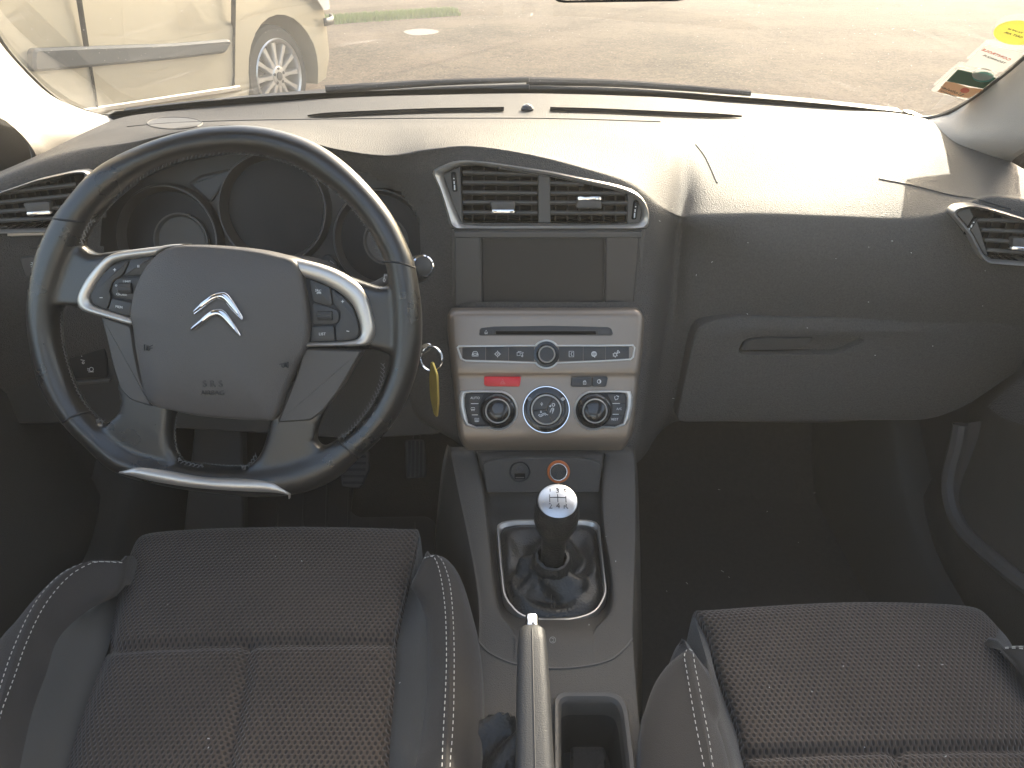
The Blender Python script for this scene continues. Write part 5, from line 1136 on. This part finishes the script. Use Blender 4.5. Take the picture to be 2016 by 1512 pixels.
# gear lever with leather boot
top = PZ(1098, 985, .708); base = PZ(1086, 1112, .592)
gl = thing('gear_lever', 'black gear lever with silver shift pattern cap and leather boot', 'gear lever', base)
q = MB(); L = []; n = 96; B2 = polar(FI, c, n); tc_ = base+Vector((0, .004, .008))
for i, s in enumerate([0, .06, .14, .24, .34, .44, .54, .63, .72, .80, .87, .93, 1.0]):
    r_ = []
    for j in range(n):
        a = 2*pi*j/n; b = B2[j]; pb = fz.w(b.x, b.y, .001); pt = tc_+Vector((.0175*cos(a), .0175*sin(a), 0))
        p = pb.lerp(pt, s); z = zf+.001+(tc_.z-zf)*(s**2.1) + .010*sin(pi*min(s/.45, 1))*(1-s)
        fold = sin(a*3+s*5.5+.8)+.6*sin(a*5-s*4+2)+.4*sin(a*7+s*9)
        w_ = sin(pi*min(max((s-.1)/.85, 0), 1)); z += .0052*fold*w_
        rad = (p-Vector((tc_.x, tc_.y, p.z))); p = p+rad.normalized()*(.004*fold*w_) if rad.length > 1e-5 else p
        r_.append(Vector((p.x, p.y, z)))
    L.append(r_)
q.loops(L, True, False, False); bo = q.build('boot', M['gaiter'], gl, ang=80)
mo = bo.modifiers.new('soft', 'SUBSURF'); mo.levels = 1; mo.render_levels = 2
q = MB()
for dx in (-.0016, .0016):
    a = [PZ(1088, v, zf+.004)+Vector((dx, 0, .004*sin((v-1150)/60*pi))) for v in (1150, 1165, 1180, 1195, 1210, 1224)]; q.tube(a, .0006, 5)
q.build('boot_seam', M['black'], gl)
ax = (top-base).normalized()
def LQ(s): return base+ax*s
Lh = (top-base).length
q = MB(); q.lathe(base, ax, [(.021, .000), (.0235, .006), (.0225, .012), (.019, .017), (.0165, .018)], 32); col_ = q.build('boot_collar', M['gaiter'], gl)
for v in col_.data.vertices: v.co += Vector((noise.noise(v.co*180), noise.noise(v.co*180+Vector((5, 0, 0))), noise.noise(v.co*150)*.8))*.0022
q = MB(); q.lathe(base, ax, [(.0135, .005), (.0135, .030), (.0140, .052), (.0165, .064), (.0210, .074), (.0240, .086), (.0245, .096), (.0235, Lh-.012), (.0225, Lh-.005), (.0215, Lh-.002)], 40); q.build('knob', M['gaiter'], gl)
ax2 = (ax*.93+Vector((0, -.22, .2))).normalized(); ct = LQ(Lh-.003)
q = MB(); q.lathe(ct, ax2, [(.0224, -.004), (.0224, .0005), (.0215, .0018)], 40); q.build('cap_rim', M['black'], gl)
capm = mat('brushed silver cap', (.60, .60, .60), .32, 1.0, bump=(900, .08))
q = MB(); q.lathe(ct, ax2, [(.0216, .0005), (.0205, .0026), (.017, .0042), (.011, .0054), (.005, .006)], 40, False, True); cap = q.build('knob_cap', capm, gl)
fc = Fr(ct, ax2, (0, 1, 0)); engr = mat('engraved black', (.03, .03, .03), .5)
def capz(x, y): r = sqrt(x*x+y*y)/.0216; return .0062-.0052*r**2.2
def eng(lines):
    m_ = MB()
    for ln in lines:
        P = [Vector((x, y)) for x, y in ln]; P = [P[0].lerp(P[1], i/6) for i in range(7)] if len(P) == 2 else P
        m_.tube([fc.w(p.x, p.y, capz(p.x, p.y)+.0001) for p in P], .0005, 5)
    m_.build('shift_pattern', engr, cap)
eng([[(-.0085, .006), (-.0085, -.0035)], [(0, .006), (0, -.0035)], [(.0085, .004), (.0085, -.0035)], [(-.0085, .0022), (.0085, .0022)]])
for s_, x, y in (('1', -.0085, .0105), ('3', 0, .0112), ('5', .0085, .0105), ('2', -.0085, -.0085), ('4', 0, -.0085), ('R', .0085, -.0085)): text('gear_number', s_, Fr(fc.w(x*.92, y*.94, capz(x, y)+.0002), ax2, (0, 1, 0)), (0, 0), .0088, engr, cap, h=.0003, depth=.0003, local=True)
# storage bin
fz2 = Fr((0, 0, .582), (.0, -.0, 1), (0, 1, 0))
BO = rnd(fz2.px([(1090, 1376), (1106, 1367), (1204, 1367), (1228, 1378), (1237, 1400), (1252, 1520), (1254, 1590), (1090, 1590)]), .012, 5); BI = rnd(fz2.px([(1104, 1390), (1116, 1382), (1196, 1382), (1213, 1390), (1220, 1410), (1231, 1500), (1234, 1560), (1106, 1560)]), .010, 5)
c2 = Vector(fz2.l(1168, 1470)); A = polar(BO, c2, 80); B = polar(BI, c2, 80)
bin_ = MB(); bin_.band(fz2, A, B, [(0, -.006), (0, .003), (.2, .0055), (.6, .0045), (.9, .001), (1, -.004), (1, -.03)]); o = bin_.build('bin_rim', M['dash_smooth'], con)
q = MB(); q.loops([[fz2.w(p.x, p.y, -.02) for p in B], [fz2.w(p.x*1.0, p.y, -.075) for p in inset(B, .004)]], True, False, True); q.build('bin_well', M['lower'], o)
q = MB(); zb_ = .582-.073; fb_ = Fr((0, 0, zb_), (0, 0, 1), (0, 1, 0)); q.plate(fb_, rnd(fb_.px([(1123, 1460), (1190, 1460), (1195, 1512), (1196, 1560), (1122, 1560)]), .006), [(0, -.002), (0, .003), (.003, .006)]); q.build('bin_mat', mat('ribbed bin mat', (.12, .10, .08), .6, bump=(260, 1, 'voronoi')), o)
# handbrake
a = PZ(1047, 1240, .665); b = PZ(1054, 1560, .645); hb = thing('handbrake', 'grained black handbrake lever with chrome button between the seats', 'handbrake', b)
ax = (b-a).normalized(); upn = Vector((1, 0, 0)).cross(ax)
if upn.z < 0: upn = -upn
q = MB(); L = []
Lb = (b-a).length
for s, w_, h_ in ((0, .0085, .009), (.004, .0122, .0115), (.02, .0135, .0130), (.06, .0147, .0145), (.12, .0155, .0150), (Lb, .0165, .0155), (Lb+.1, .0165, .0155)):
    p = a+ax*s; L.append([p+Vector((1, 0, 0))*w_*math.copysign(abs(cos(z))**.6, cos(z))+upn*h_*math.copysign(abs(sin(z))**.6, sin(z)) for z in [2*pi*i/28 for i in range(28)]])
q.loops(L, True, True, True); q.build('grip', mat('grained handbrake leather', (.046, .045, .044), .48, bump=(900, .35), var=.12, vscale=200), hb, ang=50)
q = MB(); L = []
for s, w_ in ((.004, .0064), (-.010, .0064), (-.013, .0056), (-.0135, .004)):
    p = a+ax*s+upn*.001; L.append([p+Vector((1, 0, 0))*w_*math.copysign(abs(cos(z))**.5, cos(z))+upn*w_*math.copysign(abs(sin(z))**.5, sin(z)) for z in [2*pi*i/24 for i in range(24)]])
q.loops(L, True, True, True); q.build('button', M['chrome'], hb, ang=40)
MB().tube([p+upn*.0152 for p in [a+ax*.006-upn*.003, a+ax*.02-upn*.0018, a+ax*.06-upn*.0002, a+ax*.12+upn*.0003, a+ax*Lb+upn*.0006]], .0005, 5).build('mould_line', M['dash_smooth'], hb)
q = MB(); L = []
for i in range(9):
    s = i/8; p = PZ(985+40*s, 1500+20*s, .588+.03*s); L.append([p+Vector((.03*(1-s)*cos(z)-.0, .05*sin(z)*(1-.3*s), .012*sin(z*3+i)+.0)) for z in [2*pi*k/24 for k in range(24)]])
q.loops(L, True, False, False); q.build('gaiter', M['gaiter'], hb, ang=70)
# symbol near the gaiter
strokes('key_symbol', Fr(on_con(1088, 1260, .0004), (0, -.1, 1), (0, 1, 0)), (1088, 1260), [arc(0, 0, 6, 0, 360, 14), [(-2, -3), (2, -3), (2, 3), (-2, 3)]], .0004, M['printdim'], con, h=.0003)

# ================================================================== seats
def cols_to_seat(name, label, cols, parts, thread, front_drop=.20, N=60, group='front seats'):
    """cols: list of (px polyline front to back, z front, z back); parts: (name, material, first col, last col)"""
    C = []
    for px, z0, z1 in cols:
        P = resample(cr([Vector((a, b, 0)) for a, b in px], 6), N)
        c = [PZ(p.x, p.y, z0+(z1-z0)*i/(N-1)) for i, p in enumerate(P)]
        e = min(range(N), key=lambda i: 0)
        C.append(c)
    t = thing(name, label, 'car seat', sum((c[30] for c in C), Vector())/len(C), group)
    D = [[Vector((p.x+(c is C[0])*0, p.y, p.z)) for p in c] for c in C]
    first = [p+Vector((-.022, 0, -.16)) for p in D[0]]; f1 = [p+Vector((-.008, 0, -.03)) for p in D[0]]; last = [p+Vector((.022, 0, -.16)) for p in D[-1]]; l1 = [p+Vector((.008, 0, -.03)) for p in D[-1]]
    D = [first, f1]+D+[l1, last]
    def front(c): # rolled front lip and the drop below it
        p = c[0]; r = .030
        lip = [p+Vector((0, -.0+r*.9*sin(q), -r*(1-cos(q)))) for q in (1.57, .95, .45)]
        return [lip[0]+Vector((0, .004, -front_drop)), lip[0]+Vector((0, .003, -.05))]+lip
    D = [front(c)+c for c in D]
    sub = 6; G = lattice(D, sub, 1)
    # shallow grooves where the covers are sewn together
    for nm, mt, a, b in parts:
        i0, i1 = (a+2)*sub if a >= 0 else 0, (b+2)*sub if b < 900 else len(G)-1
        g_ = [r[:] for r in G[i0:i1+1]]
        for e_, k in ((0, 1), (len(g_)-1, -1)):
            if (e_ == 0 and i0 == 0) or (e_ and i1 == len(G)-1): continue
            g_[e_] = [p-Vector((0, 0, .0035)) for p in g_[e_]]
            if len(g_) > 4: g_[e_+k] = [p-Vector((0, 0, .0006)) for p in g_[e_+k]]
        q = MB(); q.grid(g_)
        if nm == 'seat_panel':
            o = q.build(nm, mt, t, ang=80, recalc=False); panel_o = (o, g_)
        else: o = q.build(nm, mt, t, ang=80, recalc=False)
    return t, C, panel_o
def panel_uv(o, g_):
    me = o.data; uv = me.uv_layers.new(name='UVMap'); nC_ = len(g_[0]); S_ = [0.0]*nC_; mid = g_[len(g_)//2]
    for j in range(1, nC_): S_[j] = S_[j-1]+(mid[j]-mid[j-1]).length
    for lp in me.loops:
        i, j = divmod(lp.vertex_index, nC_); uv.data[lp.index].uv = (g_[i][j].x, S_[j])
def emboss(o, g_, seams, depth=.007, wd=.010):
    """press sewn seams (photo-pixel polylines) into the panel"""
    me = o.data; L = parent_loc(o.parent)
    SP_ = []
    for px, zz in seams: SP_.append(resample(cr([Vector((a, b, 0)) for a, b in px], 6), 60))
    for v in me.vertices:
        pxx = to_px(v.co+L); p = Vector((pxx[0], pxx[1], 0))
        for P in SP_:
            d_ = min((p-q).length for q in P)*.00058
            if d_ < wd*3: v.co.z -= depth*math.exp(-(d_/wd)**2*2.2)
def densify(g_): return g_
ZP = .585
DC = [([(236, 1108), (178, 1112), (130, 1127), (78, 1170), (32, 1222), (-5, 1265), (-40, 1330), (-75, 1420), (-95, 1512), (-120, 1700)], .600, .600),
      ([(238, 1107.5), (187, 1107), (152, 1114), (112, 1138), (67, 1192), (27, 1277), (0, 1357), (-22, 1440), (-38, 1512), (-70, 1700)], .612, .625),
      ([(241, 1109), (200, 1107), (175, 1112), (134, 1138), (89, 1192), (54, 1263), (27, 1339), (0, 1415), (-20, 1512), (-50, 1700)], .612, .625),
      ([(236, 1160), (222, 1172), (178, 1193), (134, 1228), (107, 1263), (89, 1321), (72, 1365), (58, 1410), (36, 1509), (0, 1700)], .598, .598),
      ([(262, 1080), (246, 1110), (232, 1165), (219, 1232), (210, 1277), (178, 1357), (147, 1446), (129, 1512), (110, 1600), (90, 1700)], .570, .572),
      ([(300, 1056), (290, 1110), (278, 1165), (262, 1232), (252, 1277), (228, 1357), (200, 1446), (185, 1512), (170, 1600), (155, 1700)], .592, .580),
      ([(540, 1046), (530, 1110), (520, 1165), (508, 1232), (498, 1277), (480, 1357), (460, 1446), (446, 1512), (435, 1600), (425, 1700)], .597, .583),
      ([(780, 1050), (775, 1110), (768, 1165), (752, 1232), (742, 1277), (735, 1357), (722, 1446), (715, 1512), (705, 1600), (695, 1700)], .592, .580),
      ([(822, 1060), (816, 1110), (803, 1165), (788, 1232), (780, 1277), (776, 1357), (768, 1446), (765, 1512), (758, 1600), (750, 1700)], .570, .572),
      ([(808, 1152), (822, 1172), (834, 1200), (839, 1235), (841, 1277), (840, 1350), (835, 1400), (825, 1470), (816, 1515), (800, 1700)], .598, .598),
      ([(836, 1100), (853, 1096), (866, 1128), (876, 1195), (879, 1277), (878, 1340), (875, 1402), (872, 1460), (870, 1512), (860, 1700)], .612, .625),
      ([(838, 1099), (864, 1096), (882, 1134), (890, 1187), (894, 1268), (894, 1340), (893, 1402), (890, 1460), (886, 1512), (878, 1700)], .612, .625),
      ([(840, 1099), (878, 1100), (902, 1135), (922, 1205), (933, 1255), (939, 1317), (940, 1408), (938, 1460), (936, 1512), (930, 1700)], .600, .600)]
PC = [([(1352, 1280), (1325, 1300), (1300, 1338), (1283, 1389), (1275, 1437), (1274, 1475), (1275, 1512), (1280, 1580), (1290, 1700)], .600, .600),
      ([(1354, 1279), (1347, 1291), (1352, 1324), (1358, 1360), (1363, 1390), (1370, 1430), (1386, 1510), (1400, 1580), (1425, 1700)], .612, .625),
      ([(1357, 1279), (1364, 1285), (1368, 1312), (1376, 1352), (1386, 1405), (1396, 1457), (1404, 1512), (1418, 1580), (1440, 1700)], .612, .625),
      ([(1400, 1330), (1412, 1352), (1419, 1389), (1414, 1420), (1421, 1445), (1428, 1468), (1439, 1512), (1452, 1580), (1475, 1700)], .598, .598),
      ([(1376, 1226), (1394, 1259), (1410, 1325), (1431, 1385), (1451, 1441), (1458, 1475), (1467, 1512), (1480, 1580), (1500, 1700)], .572, .572),
      ([(1420, 1214), (1436, 1259), (1452, 1325), (1472, 1385), (1490, 1441), (1500, 1475), (1510, 1512), (1522, 1580), (1540, 1700)], .592, .580),
      ([(1680, 1199), (1690, 1259), (1705, 1325), (1725, 1385), (1745, 1441), (1755, 1475), (1765, 1512), (1775, 1580), (1795, 1700)], .597, .583),
      ([(1900, 1204), (1930, 1259), (1950, 1325), (1975, 1385), (1995, 1441), (2005, 1475), (2016, 1512), (2028, 1580), (2050, 1700)], .592, .580),
      ([(1955, 1222), (1985, 1259), (2004, 1325), (2030, 1385), (2055, 1441), (2068, 1475), (2080, 1512), (2096, 1580), (2120, 1700)], .572, .572),
      ([(1985, 1290), (2020, 1330), (2060, 1370), (2090, 1410), (2110, 1450), (2125, 1490), (2140, 1530), (2160, 1600), (2190, 1700)], .598, .598),
      ([(1978, 1278), (2016, 1279), (2070, 1300), (2110, 1340), (2140, 1390), (2165, 1440), (2185, 1490), (2210, 1580), (2240, 1700)], .612, .625),
      ([(1978, 1276), (2020, 1276), (2080, 1295), (2125, 1335), (2155, 1390), (2180, 1440), (2200, 1490), (2230, 1580), (2260, 1700)], .612, .625),
      ([(1979, 1275), (2030, 1274), (2095, 1290), (2150, 1330), (2190, 1390), (2220, 1440), (2240, 1490), (2270, 1580), (2300, 1700)], .600, .600)]
PARTS = lambda: [('bolster', M['bolster'], -1, 3), ('inner_strip', M['strip'], 3, 4), ('seat_panel', M['mesh'], 4, 8), ('inner_strip', M['strip'], 8, 9), ('bolster', M['bolster'], 9, 999)]
for cols, label, seams in ((DC, 'driver seat of dark honeycomb cloth with pale stitched bolsters, below the steering wheel', [([(205, 1276), (300, 1270), (446, 1264), (620, 1262), (790, 1261)], 0), ([(487, 1270), (480, 1330), (466, 1420), (446, 1520), (420, 1700)], 0)]),
                           (PC, 'passenger seat of dark honeycomb cloth, set further back at the right', [([(1455, 1485), (1540, 1481), (1700, 1475), (1850, 1472), (2016, 1471), (2080, 1472)], 0), ([(1767, 1478), (1775, 1530), (1800, 1700)], 0)])):
    t, C, (po_, g_) = cols_to_seat('car_seat', label, cols, PARTS(), None)
    panel_uv(po_, g_)
    sb = po_.modifiers.new('fine', 'SUBSURF'); sb.levels = sb.render_levels = 2
    dg = bpy.context.evaluated_depsgraph_get(); me = bpy.data.meshes.new_from_object(po_.evaluated_get(dg)); po_.modifiers.clear(); po_.data = me; me.name = 'seat_panel'
    emboss(po_, g_, seams); me.shade_smooth()
    for k in (1, 2, 10, 11):
        q = MB(); stitches(q, [p+Vector((0, 0, .0006)) for p in C[k]]); o = q.build('stitching', M['thread'], t, recalc=False); o['kind'] = 'stuff'
    q = MB(); xs_ = sorted((p.x, p.y) for c in C for p in c); x0, x1 = C[0][40].x+.01, C[-1][40].x-.01
    q.box(((x0+x1)/2, .25, .40), ((x1-x0)/2, 0, 0), (0, .27, 0), (0, 0, .10)); q.build('base', M['black'], t, bevel=.02)
# ================================================================== pedals, mats, footrest, floor litter
def pedal(label, cx, rib_h, px, Y, tl, n, horiz):
    f = Fr(PY(*cx, Y), tilt(tl)); t = thing('pedal', label, 'pedal', f.o, 'foot pedals'); P = rnd(f.px(px), .006, 4)
    MB().plate(f, P, [(.001, -.008), (0, -.004), (0, .002), (.002, .004)]).build('pad', M['mat'], t)
    xs_ = [p[0] for p in P]; ys_ = [p[1] for p in P]; x0, x1, y0, y1 = min(xs_)+.005, max(xs_)-.005, min(ys_)+.004, max(ys_)-.004
    for i in range(n):
        s = (i+.5)/n
        if horiz: y = y0+(y1-y0)*s; q = MB().box(f.w((x0+x1)/2, y, .004), f.x*((x1-x0)/2*(.8+.2*s)), f.y*.0022, f.n*.0028)
        else: x = x0+(x1-x0)*s; q = MB().box(f.w(x, (y0+y1)/2, .004), f.x*.0022, f.y*((y1-y0)/2), f.n*.0028)
        q.build('rib', M['rubber'], t)
    MB().tube([f.w((x0+x1)/2, y1-.01, -.006), f.w((x0+x1)/2, y1+.07, -.03), f.w((x0+x1)/2, y1+.2, -.02)], .007, 8).build('arm', M['black'], t)
pedal('dark ribbed brake pedal under the right of the wheel rim', (698, 920), 0, [(668, 890), (728, 888), (728, 925), (710, 962), (672, 958)], 1.06, 38, 5, True)
pedal('narrow black accelerator pedal beside the console', (817, 905), 0, [(797, 866), (838, 864), (839, 940), (800, 944)], 1.08, 40, 4, False)
f = Fr(PY(430, 930, 1.05), tilt(35)); t = thing('footrest', 'grey flat footrest panel under the steering wheel', 'footrest', f.o)
MB().plate(f, rnd(f.px([(385, 835), (478, 838), (482, 1080), (360, 1080)]), .01), [(0, -.02), (0, .002), (.003, .005)]).build('plate', M['dash_smooth'], t)
fm = Fr((0, 0, .285), (0, 0, 1), (0, 1, 0)); t = thing('floor_mat', 'ribbed blue black rubber mat in the driver footwell', 'floor mat', PZ(700, 1060, .285))
MB().plate(fm, rnd(fm.px([(520, 940), (700, 930), (690, 1010), (706, 1022), (842, 1020), (858, 1032), (860, 1200), (400, 1200), (440, 1000)]), .01), [(0, -.006), (0, .004), (.003, .006)]).build('mat_body', M['mat'], t)
fr_ = fm.up(.006)
for a, b in (((548, 985), (535, 1180)), ((600, 960), (590, 1180)), ((645, 950), (638, 1180)), ((688, 960), (682, 1180)), ((730, 1030), (728, 1180)), ((772, 1030), (772, 1180)), ((815, 1030), (818, 1180))):
    p, q_ = fr_.l(*a), fr_.l(*b); MB().tube([fr_.w(*p), fr_.w(*q_)], .0025, 6).build('rib', M['mat'], t)
# lint
q = MB()
def fleck(p, n_, ln):
    a = random.uniform(0, 6.28); x = Vector((cos(a), sin(a)*.6, sin(a)*.3)).normalized(); y = x.cross(n_).normalized(); w_ = .00028
    c_ = p+n_*.0007; bnd = y*ln*random.uniform(-.3, .3)
    q.add([c_-x*ln-y*w_, c_+bnd-y*w_, c_+x*ln-y*w_, c_+x*ln+y*w_, c_+bnd+y*w_, c_-x*ln+y*w_], [(0, 1, 4, 5), (1, 2, 3, 4)])
for i in range(20):
    u, v = random.uniform(1290, 1990), random.uniform(430, 830); h = DASHBVH.ray_cast(CAM, ray(u, v).normalized())
    if h[0]: fleck(h[0]+Vector((0, -.012, .001)), Vector((0, -1, .2)), random.uniform(.0003, .0016))
for i in range(22):
    u, v = random.uniform(1280, 1850), random.uniform(850, 1190); fleck(PZ(u, v, .278), Vector((0, 0, 1)), random.uniform(.0005, .003))
for i in range(9):
    u, v = random.uniform(920, 1250), random.uniform(1000, 1500); h = CB.ray_cast(CAM, ray(u, v).normalized())
    if h[0]: fleck(h[0], Vector((0, -.2, 1)), random.uniform(.0003, .0012))
for i in range(14):
    u, v = random.choice([(random.uniform(240, 790), random.uniform(1080, 1500)), (random.uniform(1460, 2000), random.uniform(1230, 1500))]); fleck(PZ(u, v, .598), Vector((0, 0, 1)), random.uniform(.0003, .0012))
o = q.build('dust', M['lint'], recalc=False); tag(o, 'scattered pale lint flecks over seats, glove box and carpet', 'lint', kind='stuff')
# ------------------------------------------------------------------ added veil volume that lifts the dark areas, as lens flare would
hm = bpy.data.materials.new('added veil'); hm.use_nodes = True; n, l = nodes(hm); n.clear()
ho = n.new('ShaderNodeOutputMaterial'); hv = n.new('ShaderNodeVolumePrincipled'); hv.inputs['Color'].default_value = (.96, .93, .88, 1)
hv.inputs['Density'].default_value = .017; hv.inputs['Anisotropy'].default_value = .25; l.new(hv.outputs[0], ho.inputs['Volume'])
m = MB(); m.box((0, 10, 2.5), (31, 0, 0), (0, 31, 0), (0, 0, 3.5)); hz = m.build('added_haze', hm); tag(hz, kind='stuff')
